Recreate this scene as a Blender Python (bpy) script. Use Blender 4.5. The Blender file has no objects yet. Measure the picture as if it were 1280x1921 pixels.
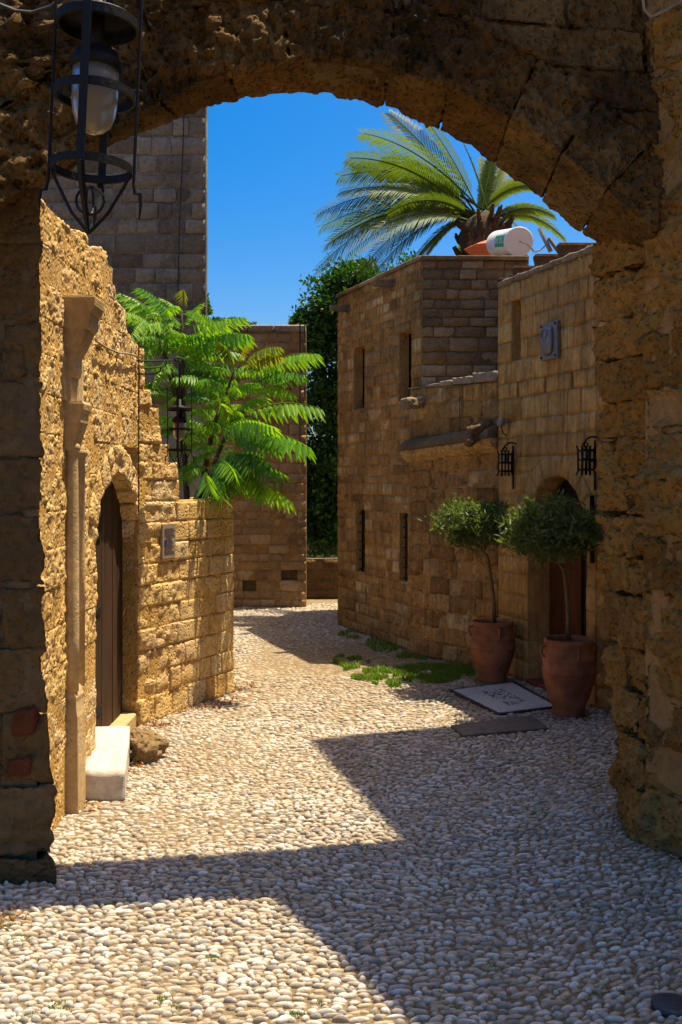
import bpy, math, random
import numpy as np
from mathutils import Vector, Matrix

random.seed(7)
RNG = np.random.default_rng(7)
SC = bpy.context.scene
COL = SC.collection
F, CX, HY, EYE = 1866.7, 640.0, 900.0, 2.2      # focal length / horizon of the photograph in its pixels, eye height

# ------------------------------------------------------------------ camera, world, sun
cam_d = bpy.data.cameras.new('camera')
cam = bpy.data.objects.new('camera', cam_d); COL.objects.link(cam)
cam.location = (0, 0, EYE); cam.rotation_euler = (math.radians(90), 0, 0)
cam_d.sensor_fit = 'HORIZONTAL'; cam_d.sensor_width = 24; cam_d.lens = 35
cam_d.shift_y = -60.5 / 1280
cam_d.clip_start = 0.05; cam_d.clip_end = 2000
SC.camera = cam

SUN = Vector((0.268, 0.10, 1.0)).normalized()
world = bpy.data.worlds.new('World'); SC.world = world; world.use_nodes = True
wn = world.node_tree.nodes; wl = world.node_tree.links
wn.clear()
sky = wn.new('ShaderNodeTexSky'); sky.sky_type = 'NISHITA'; sky.sun_disc = False
sky.sun_elevation = math.asin(SUN.z); sky.sun_rotation = math.atan2(SUN.x, SUN.y)
sky.air_density = 0.8; sky.dust_density = 3.0; sky.ozone_density = 1.0
hs = wn.new('ShaderNodeHueSaturation'); hs.inputs['Saturation'].default_value = 1.85
bg = wn.new('ShaderNodeBackground'); bg.inputs['Strength'].default_value = 0.10
wo = wn.new('ShaderNodeOutputWorld')
wl.new(sky.outputs[0], hs.inputs['Color']); wl.new(hs.outputs[0], bg.inputs[0]); wl.new(bg.outputs[0], wo.inputs[0])

sun_d = bpy.data.lights.new('sun', 'SUN'); sun_d.energy = 4.5; sun_d.angle = math.radians(0.5)
sun_d.color = (1.0, 0.89, 0.66)
sun = bpy.data.objects.new('sun', sun_d); COL.objects.link(sun)
sun.rotation_euler = SUN.to_track_quat('Z', 'Y').to_euler(); sun.location = (3, 2, 15)

vs = SC.view_settings
vs.view_transform = 'Standard'; vs.look = 'None'; vs.exposure = 1.08; vs.gamma = 1.0; vs.use_curve_mapping = False
SC.cycles.max_bounces = 8; SC.cycles.diffuse_bounces = 4

# ------------------------------------------------------------------ noise (numpy)
def _hash(ix, iy, iz):
    n = (ix.astype(np.int64) * 374761393 + iy.astype(np.int64) * 668265263 + iz.astype(np.int64) * 1274126177) & 0xffffffff
    n = ((n ^ (n >> 13)) * 1274126177) & 0xffffffff
    n = ((n ^ (n >> 15)) * 2246822519) & 0xffffffff
    return ((n ^ (n >> 16)) & 0xffff) / 65535.0
def vnoise(p):
    i = np.floor(p); f = p - i; f = f * f * (3 - 2 * f); i = i.astype(np.int64)
    r = 0
    for dx in (0, 1):
        wx = f[:, 0] if dx else 1 - f[:, 0]
        for dy in (0, 1):
            wy = f[:, 1] if dy else 1 - f[:, 1]
            for dz in (0, 1):
                wz = f[:, 2] if dz else 1 - f[:, 2]
                r = r + wx * wy * wz * _hash(i[:, 0] + dx, i[:, 1] + dy, i[:, 2] + dz)
    return r * 2 - 1
def fbm(p, octv=3, gain=0.5):
    a, s, r = 1.0, 1.0, 0.0
    for k in range(octv):
        r = r + a * vnoise(p * s + 17.3 * k); a *= gain; s *= 2.03
    return r

# ------------------------------------------------------------------ projection of photograph points on real planes
def P(px, py, y):
    return Vector(((px - CX) / F * y, y, EYE + (HY - py) / F * y))
def G(px, py):
    y = F * EYE / (py - HY)
    return Vector(((px - CX) / F * y, y, 0.0))

# ------------------------------------------------------------------ objects
def mesh_tris(name, v, f):
    v = np.asarray(v, dtype=np.float32).reshape(-1, 3); f = np.asarray(f, dtype=np.int32).reshape(-1, 3)
    me = bpy.data.meshes.new(name)
    me.vertices.add(len(v)); me.vertices.foreach_set('co', v.ravel())
    me.loops.add(f.size); me.loops.foreach_set('vertex_index', f.ravel())
    me.polygons.add(len(f)); me.polygons.foreach_set('loop_start', np.arange(0, f.size, 3, dtype=np.int32))
    me.update(calc_edges=True); me.validate()
    return me
def attach(o, parent):
    if parent is not None:
        o.parent = parent
        o.matrix_parent_inverse = root_matrix(parent).inverted()
def root_matrix(o):
    m = o.matrix_basis.copy()
    while o.parent is not None:
        m = o.parent.matrix_basis @ o.matrix_parent_inverse @ m if False else m
        o = o.parent
        m = o.matrix_basis @ m if o.parent is None else m
        break
    return m
ROOTM = {}
def link(name, me, mat=None, parent=None, kind=None, matrix=None, smooth=None):
    if mat is not None and len(me.materials) == 0: me.materials.append(mat)
    if smooth is not None:
        me.polygons.foreach_set('use_smooth', np.full(len(me.polygons), smooth, dtype=bool))
    o = bpy.data.objects.new(name, me); COL.objects.link(o)
    if matrix is not None: o.matrix_basis = matrix
    if parent is not None:
        o.parent = parent
        top = parent
        inv = Matrix.Identity(4)
        if parent.name in ROOTM: inv = ROOTM[parent.name].inverted()
        o.matrix_parent_inverse = inv
    ROOTM[o.name] = o.matrix_basis.copy()
    if kind: o['kind'] = kind
    return o
def mk(name, v, f, mat, parent=None, kind=None, smooth=False):
    """f: any polygons"""
    me = bpy.data.meshes.new(name)
    me.from_pydata([tuple(p) for p in v], [], [tuple(int(i) for i in q) for q in f]); me.update()
    return link(name, me, mat, parent, kind, None, smooth)
def thing(name, label, cat, loc, group=None):
    o = bpy.data.objects.new(name, None); COL.objects.link(o); o.empty_display_size = 0.1
    o.location = loc; o.matrix_basis = Matrix.Translation(Vector(loc)); ROOTM[o.name] = o.matrix_basis.copy()
    o['label'] = label; o['category'] = cat
    if group: o['group'] = group
    return o
def tag(o, label, cat, group=None):
    o['label'] = label; o['category'] = cat
    if group: o['group'] = group
    return o

class MB:
    """collects shapes into one mesh"""
    def __init__(s): s.v = []; s.f = []
    def add(s, v, f):
        b = len(s.v); s.v += [tuple(p) for p in v]; s.f += [tuple(i + b for i in q) for q in f]; return s
    def box(s, c, sx, sy, sz, rz=0.0, bev=0.0):
        c = Vector(c); R = Matrix.Rotation(rz, 3, 'Z')
        if bev <= 0:
            vs_ = [c + R @ Vector((x * sx / 2, y * sy / 2, z * sz / 2)) for z in (-1, 1) for y in (-1, 1) for x in (-1, 1)]
            return s.add(vs_, [(0, 2, 3, 1), (4, 5, 7, 6), (0, 1, 5, 4), (2, 6, 7, 3), (0, 4, 6, 2), (1, 3, 7, 5)])
        prof = []
        for (hz, ins) in ((-sz / 2, bev), (-sz / 2 + bev, 0), (sz / 2 - bev, 0), (sz / 2, bev)):
            x, y = sx / 2 - ins, sy / 2 - ins
            b = bev if ins == 0 else bev * .4
            ring = [(x - b, -y), (x, -y + b), (x, y - b), (x - b, y), (-x + b, y), (-x, y - b), (-x, -y + b), (-x + b, -y)]
            prof.append([c + R @ Vector((a, d, hz)) for a, d in ring])
        return s.loft(prof, True, True)
    def loft(s, rings, cap0=True, cap1=True):
        n = len(rings[0]); v = [p for r in rings for p in r]; f = []
        for k in range(len(rings) - 1):
            for i in range(n):
                j = (i + 1) % n
                f.append((k * n + i, k * n + j, (k + 1) * n + j, (k + 1) * n + i))
        if cap0: f.append(tuple(range(n - 1, -1, -1)))
        if cap1: f.append(tuple((len(rings) - 1) * n + i for i in range(n)))
        return s.add(v, f)
    def tube(s, pts, r, n=6, closed=False, flat=None):
        pts = [Vector(p) for p in pts]; m = len(pts)
        rs = r if isinstance(r, (list, tuple)) else [r] * m
        rings = []; prev = None
        for i, p in enumerate(pts):
            a = pts[(i - 1) % m] if (closed or i > 0) else p
            b = pts[(i + 1) % m] if (closed or i < m - 1) else p
            t = (b - a).normalized() if (b - a).length > 1e-9 else Vector((0, 0, 1))
            if prev is None:
                ref = Vector((0, 0, 1)) if abs(t.z) < 0.9 else Vector((0, 1, 0))
                u = t.cross(ref).normalized()
            else:
                u = (prev - t * prev.dot(t))
                u = u.normalized() if u.length > 1e-6 else t.orthogonal().normalized()
            prev = u; w = t.cross(u)
            rings.append([p + (u * math.cos(2 * math.pi * k / n) + w * math.sin(2 * math.pi * k / n) * (flat or 1.0)) * rs[i] for k in range(n)])
        if closed:
            rings.append(rings[0]); return s.loft(rings, False, False)
        return s.loft(rings)
    def lathe(s, prof, c, n=28, cap0=True, cap1=True):
        c = Vector(c)
        return s.loft([[c + Vector((r * math.cos(2 * math.pi * k / n), r * math.sin(2 * math.pi * k / n), z)) for k in range(n)] for r, z in prof], cap0, cap1)
    def prism(s, pts, z0, z1):
        z0s = z0 if isinstance(z0, (list, tuple)) else [z0] * len(pts)
        z1s = z1 if isinstance(z1, (list, tuple)) else [z1] * len(pts)
        return s.loft([[Vector((p[0], p[1], z0s[i])) for i, p in enumerate(pts)], [Vector((p[0], p[1], z1s[i])) for i, p in enumerate(pts)]])
    def ring(s, c, r, w, h, n=32):
        """flat iron hoop: radius r, thickness w, height h"""
        c = Vector(c)
        pr = [(r, -h / 2), (r, h / 2), (r - w, h / 2), (r - w, -h / 2)]
        rings = [[c + Vector((a * math.cos(2 * math.pi * k / n), a * math.sin(2 * math.pi * k / n), z)) for a, z in pr] for k in range(n)]
        rings.append(rings[0]); return s.loft(rings, False, False)
    def build(s, name, mat, parent=None, kind=None, smooth=False):
        return mk(name, s.v, s.f, mat, parent, kind, smooth)

# ------------------------------------------------------------------ rounded, weathered stone block
def block_arrays(mapf, dims, res, r=0.02, amp=0.01, freq=6.0, seed=0, pits=0.0, octv=3, faces='FBLRTK', side=1.0, crust=0.0):
    W, H, D = dims; nx, ny, nd = res
    grids = []; 
    def face(fx, a, b, flip):
        A, B = np.meshgrid(np.linspace(0, 1, a + 1), np.linspace(0, 1, b + 1), indexing='ij')
        pr = np.stack(fx(A.ravel(), B.ravel()), 1)
        idx = np.arange((a + 1) * (b + 1)).reshape(a + 1, b + 1)
        q = np.stack([idx[:-1, :-1], idx[1:, :-1], idx[1:, 1:], idx[:-1, 1:]], -1).reshape(-1, 4)
        if flip: q = q[:, ::-1]
        grids.append((pr, q))
    o = lambda a: np.zeros_like(a)
    l = lambda a: np.ones_like(a)
    if 'F' in faces: face(lambda a, b: (a, b, o(a)), nx, ny, False)
    if 'K' in faces: face(lambda a, b: (a, b, l(a)), nx, ny, True)
    if 'B' in faces: face(lambda a, b: (a, o(a), b), nx, nd, True)
    if 'T' in faces: face(lambda a, b: (a, l(a), b), nx, nd, False)
    if 'L' in faces: face(lambda a, b: (o(a), a, b), ny, nd, False)
    if 'R' in faces: face(lambda a, b: (l(a), a, b), ny, nd, True)
    prm = np.concatenate([g[0] for g in grids]); off = 0; qs = []
    for g in grids: qs.append(g[1] + off); off += len(g[0])
    q = np.concatenate(qs)
    key = np.round(prm * 4096).astype(np.int64); key = key[:, 0] * (1 << 30) + key[:, 1] * (1 << 15) + key[:, 2]
    _, first, inv = np.unique(key, return_index=True, return_inverse=True)
    prm = prm[first]; q = inv.reshape(-1)[q]
    dm = np.array([W, H, D]); m = prm * dm
    rr = min(r, W * .45, H * .45, D * .45)
    c = np.clip(m, rr, dm - rr); dv = m - c
    ln = np.linalg.norm(dv, axis=1, keepdims=True); n = dv / np.maximum(ln, 1e-9)
    m2 = c + n * rr
    wpos = mapf(m2 / dm)
    h = fbm(wpos * freq + seed * 7.13, octv, 0.55) * amp
    if pits > 0:
        pn = vnoise(wpos * freq * 3.1 + 50 + seed)
        h = h - pits * np.clip(pn - 0.15, 0, 1) ** 1.0
        pn = vnoise(wpos * freq * 6.3 + 90 + seed)
        h = h - pits * .5 * np.clip(pn - 0.2, 0, 1)
    if crust > 0:
        ss = lambda x, w: np.clip(x / w * .5 + .5, 0, 1)
        c1 = vnoise(wpos * freq * 1.1 + 31) + .45 * vnoise(wpos * freq * 3.7 + 3); c2 = vnoise(wpos * freq * 2.3 + 77) + .5 * vnoise(wpos * freq * 6.1 + 12)
        h = h + crust * (ss(c1, .12) + .55 * ss(c2, .12) - .8)
    if side != 1.0: h = h * (side + (1 - side) * np.clip(-n[:, 2], 0, 1))
    m3 = m2 + n * h[:, None]
    v = mapf(m3 / dm)
    t = np.concatenate([q[:, [0, 1, 2]], q[:, [0, 2, 3]]])
    return v, t
def block(name, mapf, dims, res, mat, parent, kind=None, **kw):
    v, t = block_arrays(mapf, dims, res, **kw)
    return link(name, mesh_tris(name, v, t), mat, parent, kind, None, True)

class Wall:
    """vertical plane from a to b (plan points); N points to the open side"""
    def __init__(s, a, b, side=None):
        s.O = np.array(a, float); d = np.array(b, float) - s.O; s.L = float(np.linalg.norm(d)); s.U = d / s.L
        n = np.array([s.U[1], -s.U[0]]); s.N = n if (side is None or n.dot(np.array(side)) > 0) else -n
    def pt(s, u, z, out=0.0):
        p = s.O + s.U * u + s.N * out
        return Vector((p[0], p[1], z))
    def uz(s, px, py=900):
        k = (px - CX) / F
        u = (s.O[0] - k * s.O[1]) / (k * s.U[1] - s.U[0]); y = s.O[1] + s.U[1] * u
        return u, EYE + (HY - py) / F * y
    def quadmap(s, q, out, depth):
        """q = (uL0,uR0,uL1,uR1,z0,z1)"""
        a0, b0, a1, b1, z0, z1 = q
        def f(p):
            t = p[:, 1]; lo = a0 + (a1 - a0) * t; hi = b0 + (b1 - b0) * t
            u = lo + (hi - lo) * p[:, 0]; o = out - depth * p[:, 2]
            x = s.O[0] + s.U[0] * u + s.N[0] * o; y = s.O[1] + s.U[1] * u + s.N[1] * o
            return np.stack([x, y, z0 + (z1 - z0) * t], 1)
        return f
    def rectmatrix(s, u0, u1, z0, z1, out, depth):
        p = s.pt(u0, z0, out)
        return Matrix(((s.U[0] * (u1 - u0), -s.N[0] * depth, 0, p.x), (s.U[1] * (u1 - u0), -s.N[1] * depth, 0, p.y), (0, 0, z1 - z0, p.z), (0, 0, 0, 1)))

def courses(z0, z1, h, jit=0.12):
    n = max(1, round((z1 - z0) / h)); hs_ = [1 + random.uniform(-jit, jit) for _ in range(n)]; k = (z1 - z0) / sum(hs_)
    zs = [z0]
    for a in hs_: zs.append(zs[-1] + a * k)
    return zs
def split(a, b, wmin, wmax):
    out = []; u = a
    if b - a < wmin * .5: return [(a, b)] if b - a > 0.02 else []
    while True:
        w = random.uniform(wmin, wmax)
        if b - u - w < wmin * .8:
            if b - u > wmax * 1.25:
                m = u + (b - u) * random.uniform(.4, .6); out += [(u, m), (m, b)]
            else: out.append((u, b))
            return out
        out.append((u, u + w)); u += w
def unit_variants(n, mat_list, dims, res, **kw):
    """unit blocks (s, d, t) shared by many stones; one data block per material and variant"""
    res_ = {}
    for m in mat_list:
        L = []
        for k in range(n):
            v, t = block_arrays(lambda p: p * np.array(dims), dims, res, seed=k * 3 + 1, **kw)
            v = v / np.array(dims); v = v[:, [0, 2, 1]]; t = t[:, ::-1]
            me = mesh_tris('stone', v, t); me.materials.append(m)
            me.polygons.foreach_set('use_smooth', np.ones(len(me.polygons), dtype=bool)); L.append(me)
        res_[m.name] = L
    return res_

def lay(parent, wall, rects, mat, meshes, depth=0.14, gap=0.012, jit=0.008, limit=300, name='stone', used=None, rest='stones', mortar=None, rec=0.016):
    """rects: list of (u0,u1,z0,z1) set as stones; those past limit go into one joined part"""
    used = used if used is not None else [0]
    rv, rt, base = [], [], 0
    for (u0, u1, z0, z1) in rects:
        out = random.uniform(-jit, jit); me = random.choice(meshes)
        M = wall.rectmatrix(u0 + gap / 2, u1 - gap / 2, z0 + gap / 2, z1 - gap / 2, out, depth)
        if used[0] < limit:
            link(name, me, None, parent, None, M); used[0] += 1
        else:
            co = np.empty(len(me.vertices) * 3, np.float32); me.vertices.foreach_get('co', co); co = co.reshape(-1, 3)
            li = np.empty(len(me.loops), np.int32); me.loops.foreach_get('vertex_index', li)
            A = np.array(M); rv.append(co @ A[:3, :3].T + A[:3, 3]); rt.append(li.reshape(-1, 3) + base); base += len(co)
    if rv:
        me = mesh_tris(rest, np.concatenate(rv), np.concatenate(rt)); link(rest, me, mat, parent, 'stuff', None, True)
    if mortar is not None: mortar_cells(parent, wall, [(a, b, a, b, c, d) for a, b, c, d in rects], mortar, depth + .03, rec)
def mortar_cells(parent, wall, quads, mat, depth, rec):
    m = MB()
    for (a0, b0, a1, b1, z0, z1) in quads:
        v = [wall.pt(a0, z0, -rec), wall.pt(b0, z0, -rec), wall.pt(b1, z1, -rec), wall.pt(a1, z1, -rec),
             wall.pt(a0, z0, -depth), wall.pt(b0, z0, -depth), wall.pt(b1, z1, -depth), wall.pt(a1, z1, -depth)]
        m.add(v, [(0, 1, 2, 3), (4, 7, 6, 5), (0, 4, 5, 1), (1, 5, 6, 2), (2, 6, 7, 3), (3, 7, 4, 0)])
    m.build('mortar', mat, parent, 'stuff')
def cut(intervals, a, b):
    r = []
    for (x, y) in intervals:
        if b <= x or a >= y: r.append((x, y)); continue
        if a > x: r.append((x, a))
        if b < y: r.append((b, y))
    return r

# ------------------------------------------------------------------ materials
def nt(name):
    m = bpy.data.materials.new(name); m.use_nodes = True; n = m.node_tree.nodes; l = m.node_tree.links; n.clear()
    return m, n, l
def mathn(n, l, op, a, b=None, c=None, clamp=False):
    q = n.new('ShaderNodeMath'); q.operation = op; q.use_clamp = clamp
    for i, x in enumerate((a, b, c)):
        if x is None: continue
        if isinstance(x, (int, float)): q.inputs[i].default_value = x
        else: l.new(x, q.inputs[i])
    return q.outputs[0]
def ramp(n, l, fac, stops, interp='LINEAR'):
    q = n.new('ShaderNodeValToRGB'); e = q.color_ramp.elements; q.color_ramp.interpolation = interp
    while len(e) < len(stops): e.new(0.5)
    for i, (p, c) in enumerate(stops):
        e[i].position = p; e[i].color = (c[0], c[1], c[2], 1) if not isinstance(c, (int, float)) else (c, c, c, 1)
    l.new(fac, q.inputs[0]); return q.outputs[0]
def mixc(n, l, fac, a, b, mode='MIX'):
    q = n.new('ShaderNodeMix'); q.data_type = 'RGBA'; q.blend_type = mode
    for s_, x in ((0, fac), (6, a), (7, b)):
        if isinstance(x, (int, float)): q.inputs[s_].default_value = x
        elif isinstance(x, tuple): q.inputs[s_].default_value = (*x, 1) if len(x) == 3 else x
        else: l.new(x, q.inputs[s_])
    return q.outputs[2]
def noise(n, l, vec, scale, detail=4, rough=0.55):
    q = n.new('ShaderNodeTexNoise'); q.inputs['Scale'].default_value = scale; q.inputs['Detail'].default_value = detail
    q.inputs['Roughness'].default_value = rough; l.new(vec, q.inputs['Vector']); return q.outputs[0]
def rnd(n, l):
    oi = n.new('ShaderNodeObjectInfo'); ge = n.new('ShaderNodeNewGeometry')
    return mathn(n, l, 'FRACT', mathn(n, l, 'ADD', oi.outputs['Random'], ge.outputs['Random Per Island']))
def worldpos(n, l, sc=(1, 1, 1)):
    ge = n.new('ShaderNodeNewGeometry')
    if sc == (1, 1, 1): return ge.outputs['Position']
    mp = n.new('ShaderNodeVectorMath'); mp.operation = 'MULTIPLY'; mp.inputs[1].default_value = sc
    l.new(ge.outputs['Position'], mp.inputs[0]); return mp.outputs[0]
def finish(m, n, l, col, rough=0.9, height=None, dist=0.02, strength=1.0, spec=0.2, metal=0.0):
    b = n.new('ShaderNodeBsdfPrincipled'); o = n.new('ShaderNodeOutputMaterial')
    if isinstance(col, tuple): b.inputs['Base Color'].default_value = (*col, 1)
    else: l.new(col, b.inputs['Base Color'])
    if isinstance(rough, (int, float)): b.inputs['Roughness'].default_value = rough
    else: l.new(rough, b.inputs['Roughness'])
    b.inputs['Specular IOR Level'].default_value = spec; b.inputs['Metallic'].default_value = metal
    if height is not None:
        bu = n.new('ShaderNodeBump'); bu.inputs['Distance'].default_value = dist; bu.inputs['Strength'].default_value = strength
        l.new(height, bu.inputs['Height']); l.new(bu.outputs[0], b.inputs['Normal'])
    l.new(b.outputs[0], o.inputs[0]); return m

def stone_mat(name, tones, stain=(0.05, 0.045, 0.04), stain_amt=0.25, bump=0.02, fine=45, streak=0.0, pit=0.6, stain_scale=1.6, var=0.35):
    m, n, l = nt(name); pos = worldpos(n, l)
    r = rnd(n, l)
    k = len(tones); base = ramp(n, l, r, [(i / (k - 1), t) for i, t in enumerate(tones)])
    big = noise(n, l, pos, 3.2, 5, 0.6)
    base = mixc(n, l, 1.0, base, ramp(n, l, big, [(0.28, 1 - var), (0.72, 1 + var * .55)]), 'MULTIPLY')
    med = noise(n, l, pos, 17, 4, 0.65)
    base = mixc(n, l, 1.0, base, ramp(n, l, med, [(0.3, 0.78), (0.7, 1.18)]), 'MULTIPLY')
    if streak > 0:
        st = noise(n, l, worldpos(n, l, (22, 22, 2.2)), 1.0, 4, 0.6)
        base = mixc(n, l, streak, base, ramp(n, l, st, [(0.3, 0.45), (0.65, 1.2)]), 'MULTIPLY')
    sm = noise(n, l, pos, stain_scale, 6, 0.68)
    sm = ramp(n, l, sm, [(0.48, 0.0), (0.66, 1.0)])
    base = mixc(n, l, mathn(n, l, 'MULTIPLY', sm, stain_amt), base, stain)
    vo = n.new('ShaderNodeTexVoronoi'); vo.inputs['Scale'].default_value = 26; l.new(pos, vo.inputs['Vector'])
    pitm = ramp(n, l, vo.outputs['Distance'], [(0.10, 0.0), (0.42, 1.0)])
    fn = noise(n, l, pos, fine, 6, 0.7)
    h = mathn(n, l, 'ADD', mathn(n, l, 'MULTIPLY', fn, 1.0), mathn(n, l, 'MULTIPLY', pitm, pit))
    if streak > 0: h = mathn(n, l, 'ADD', h, mathn(n, l, 'MULTIPLY', st, streak))
    return finish(m, n, l, base, 0.92, h, bump, 1.0, 0.12)

OCH = [(0.40, 0.235, 0.085), (0.47, 0.29, 0.12), (0.36, 0.20, 0.075), (0.50, 0.33, 0.15)]
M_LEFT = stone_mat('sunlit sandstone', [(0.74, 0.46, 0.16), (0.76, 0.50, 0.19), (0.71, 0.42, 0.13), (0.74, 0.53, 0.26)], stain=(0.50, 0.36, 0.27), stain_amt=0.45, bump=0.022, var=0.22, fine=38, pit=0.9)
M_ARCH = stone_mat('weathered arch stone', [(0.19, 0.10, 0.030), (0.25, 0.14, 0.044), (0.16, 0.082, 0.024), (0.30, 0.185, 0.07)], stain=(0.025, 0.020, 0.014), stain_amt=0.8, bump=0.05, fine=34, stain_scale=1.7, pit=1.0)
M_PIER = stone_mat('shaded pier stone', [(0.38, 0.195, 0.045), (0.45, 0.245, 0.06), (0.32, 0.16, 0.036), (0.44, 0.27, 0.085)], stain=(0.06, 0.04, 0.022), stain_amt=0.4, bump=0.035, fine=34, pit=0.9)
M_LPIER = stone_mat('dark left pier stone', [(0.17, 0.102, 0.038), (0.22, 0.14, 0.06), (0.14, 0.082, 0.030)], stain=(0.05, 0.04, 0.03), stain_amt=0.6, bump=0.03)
M_HOUSE = stone_mat('brown house stone', [(0.46, 0.245, 0.078), (0.60, 0.34, 0.115), (0.33, 0.17, 0.055), (0.72, 0.48, 0.23), (0.50, 0.27, 0.088), (0.39, 0.215, 0.088)], stain_amt=0.4, bump=0.024, streak=0.75, var=0.5)
M_HOUSE2 = stone_mat('grey house stone', [(0.19, 0.13, 0.07), (0.29, 0.205, 0.12), (0.13, 0.09, 0.052), (0.44, 0.33, 0.21), (0.24, 0.15, 0.075), (0.17, 0.125, 0.08)], stain_amt=0.45, bump=0.014)
M_DOORH = stone_mat('tan house stone', [(0.60, 0.335, 0.105), (0.66, 0.395, 0.14), (0.52, 0.285, 0.09), (0.68, 0.43, 0.17)], stain_amt=0.3, bump=0.014, fine=60, streak=0.6, pit=0.3, var=0.45)
M_TOWER = stone_mat('grey tower stone', [(0.19, 0.145, 0.095), (0.27, 0.215, 0.15), (0.13, 0.10, 0.068), (0.34, 0.28, 0.20), (0.16, 0.12, 0.08)], stain=(0.035, 0.03, 0.024), stain_amt=0.65, bump=0.015)
M_BACK = stone_mat('back wall stone', [(0.36, 0.22, 0.10), (0.48, 0.31, 0.155), (0.27, 0.16, 0.072), (0.56, 0.385, 0.21), (0.40, 0.25, 0.115)], stain_amt=0.3, bump=0.012)
M_MORT = stone_mat('mortar', [(0.42, 0.235, 0.08), (0.46, 0.26, 0.095)], stain_amt=0.3, bump=0.02)
M_MORTD = stone_mat('dark mortar', [(0.15, 0.105, 0.055), (0.18, 0.12, 0.065)], stain_amt=0.5, bump=0.02)
M_MORTL = stone_mat('warm mortar', [(0.62, 0.35, 0.095), (0.66, 0.39, 0.12)], stain_amt=0.15, bump=0.02, pit=0.9)
M_CARVE = stone_mat('carved limestone', [(0.56, 0.38, 0.18), (0.60, 0.42, 0.21)], stain_amt=0.35, bump=0.012, fine=60, pit=0.2)
M_BRICK = stone_mat('red brick', [(0.10, 0.03, 0.012), (0.085, 0.025, 0.01)], stain_amt=0.2, bump=0.008)
M_MARBLE = stone_mat('pale marble', [(0.60, 0.53, 0.44), (0.64, 0.57, 0.48)], stain=(0.30, 0.22, 0.13), stain_amt=0.5, bump=0.006, pit=0.25, var=0.2)
M_ROCK = stone_mat('rough boulder', [(0.30, 0.19, 0.08), (0.34, 0.22, 0.10)], stain=(0.1, 0.09, 0.03), stain_amt=0.5, bump=0.03)
M_COPING = stone_mat('lime coping', [(0.30, 0.235, 0.165), (0.36, 0.29, 0.21)], stain_amt=0.6, bump=0.01)
M_LEDGE = stone_mat('lichened ledge', [(0.17, 0.115, 0.062), (0.22, 0.15, 0.085)], stain=(0.08, 0.062, 0.042), stain_amt=0.7, bump=0.015, streak=0.4)

def pebble_mat():
    m, n, l = nt('pebble'); r = rnd(n, l)
    c = ramp(n, l, r, [(0, (0.50, 0.44, 0.35)), (0.16, (0.27, 0.225, 0.17)), (0.32, (0.62, 0.575, 0.50)), (0.5, (0.23, 0.205, 0.18)), (0.64, (0.47, 0.35, 0.22)), (0.82, (0.68, 0.635, 0.56)), (1, (0.34, 0.26, 0.165))])
    pos = worldpos(n, l); v = noise(n, l, pos, 60, 3)
    c = mixc(n, l, 1.0, c, ramp(n, l, v, [(0.3, 0.78), (0.7, 1.12)]), 'MULTIPLY')
    sx = n.new('ShaderNodeSeparateXYZ'); l.new(pos, sx.inputs[0])
    dz = mathn(n, l, 'ADD', sx.outputs[2], mathn(n, l, 'MULTIPLY', mathn(n, l, 'SUBTRACT', noise(n, l, pos, 25, 4), 0.5), 0.045))
    dirt = ramp(n, l, dz, [(0.001, 1.0), (0.014, 0.0)])
    c = mixc(n, l, mathn(n, l, 'MULTIPLY', dirt, 0.8), c, (0.33, 0.24, 0.135))
    big = noise(n, l, pos, 1.3, 4)
    c = mixc(n, l, mathn(n, l, 'MULTIPLY', ramp(n, l, big, [(0.45, 0.0), (0.7, 1.0)]), 0.4), c, (0.36, 0.265, 0.155))
    return finish(m, n, l, c, 0.6, noise(n, l, pos, 110, 3), 0.003, 0.6, 0.3)
M_PEB = pebble_mat()
def earth_mat(name, a, b, bump=0.02):
    m, n, l = nt(name); pos = worldpos(n, l)
    c = ramp(n, l, noise(n, l, pos, 6, 6, 0.65), [(0.3, a), (0.7, b)])
    g = noise(n, l, pos, 90, 4, 0.7)
    c = mixc(n, l, 1.0, c, ramp(n, l, g, [(0.3, 0.6), (0.7, 1.25)]), 'MULTIPLY')
    return finish(m, n, l, c, 0.95, g, bump, 1.0, 0.1)
M_EARTH = earth_mat('dusty joint earth', (0.21, 0.15, 0.085), (0.34, 0.25, 0.145))
M_GROUND = earth_mat('bare earth', (0.22, 0.16, 0.09), (0.30, 0.22, 0.13))

def plain(name, col, rough=0.6, metal=0.0, spec=0.3, var=0.2, scale=30, bump=0.0):
    m, n, l = nt(name); pos = worldpos(n, l); v = noise(n, l, pos, scale, 4)
    c = mixc(n, l, 1.0, col, ramp(n, l, v, [(0.3, 1 - var), (0.7, 1 + var)]), 'MULTIPLY')
    return finish(m, n, l, c, rough, v if bump else None, bump, 1.0, spec, metal)
M_IRON = plain('black iron', (0.008, 0.0075, 0.008), 0.6, 0.0, 0.2, 0.35, 60, 0.002)
M_WIRE = plain('black cable', (0.02, 0.02, 0.022), 0.6)
M_TERRA = plain('terracotta', (0.30, 0.12, 0.06), 0.85, 0, 0.12, 0.45, 5, 0.006)
M_SOIL = plain('potting soil', (0.05, 0.035, 0.02), 0.95, 0, 0.1, 0.4, 60, 0.01)
M_BARK = plain('pale bark', (0.16, 0.115, 0.065), 0.9, 0, 0.1, 0.35, 40, 0.008)
M_DARKBARK = plain('dark bark', (0.07, 0.05, 0.03), 0.9, 0, 0.1, 0.4, 30, 0.02)
M_BEAM = plain('weathered beam', (0.09, 0.06, 0.04), 0.8, 0, 0.1, 0.4, 25, 0.005)
M_BEAMTOP = plain('lit beam top', (0.27, 0.19, 0.12), 0.8, 0, 0.1, 0.3, 25, 0.004)  # sunlight on the beam tops, put into a paler colour
M_GREY = plain('grey painted metal', (0.20, 0.20, 0.21), 0.45, 0.4, 0.4, 0.15, 15)
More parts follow.
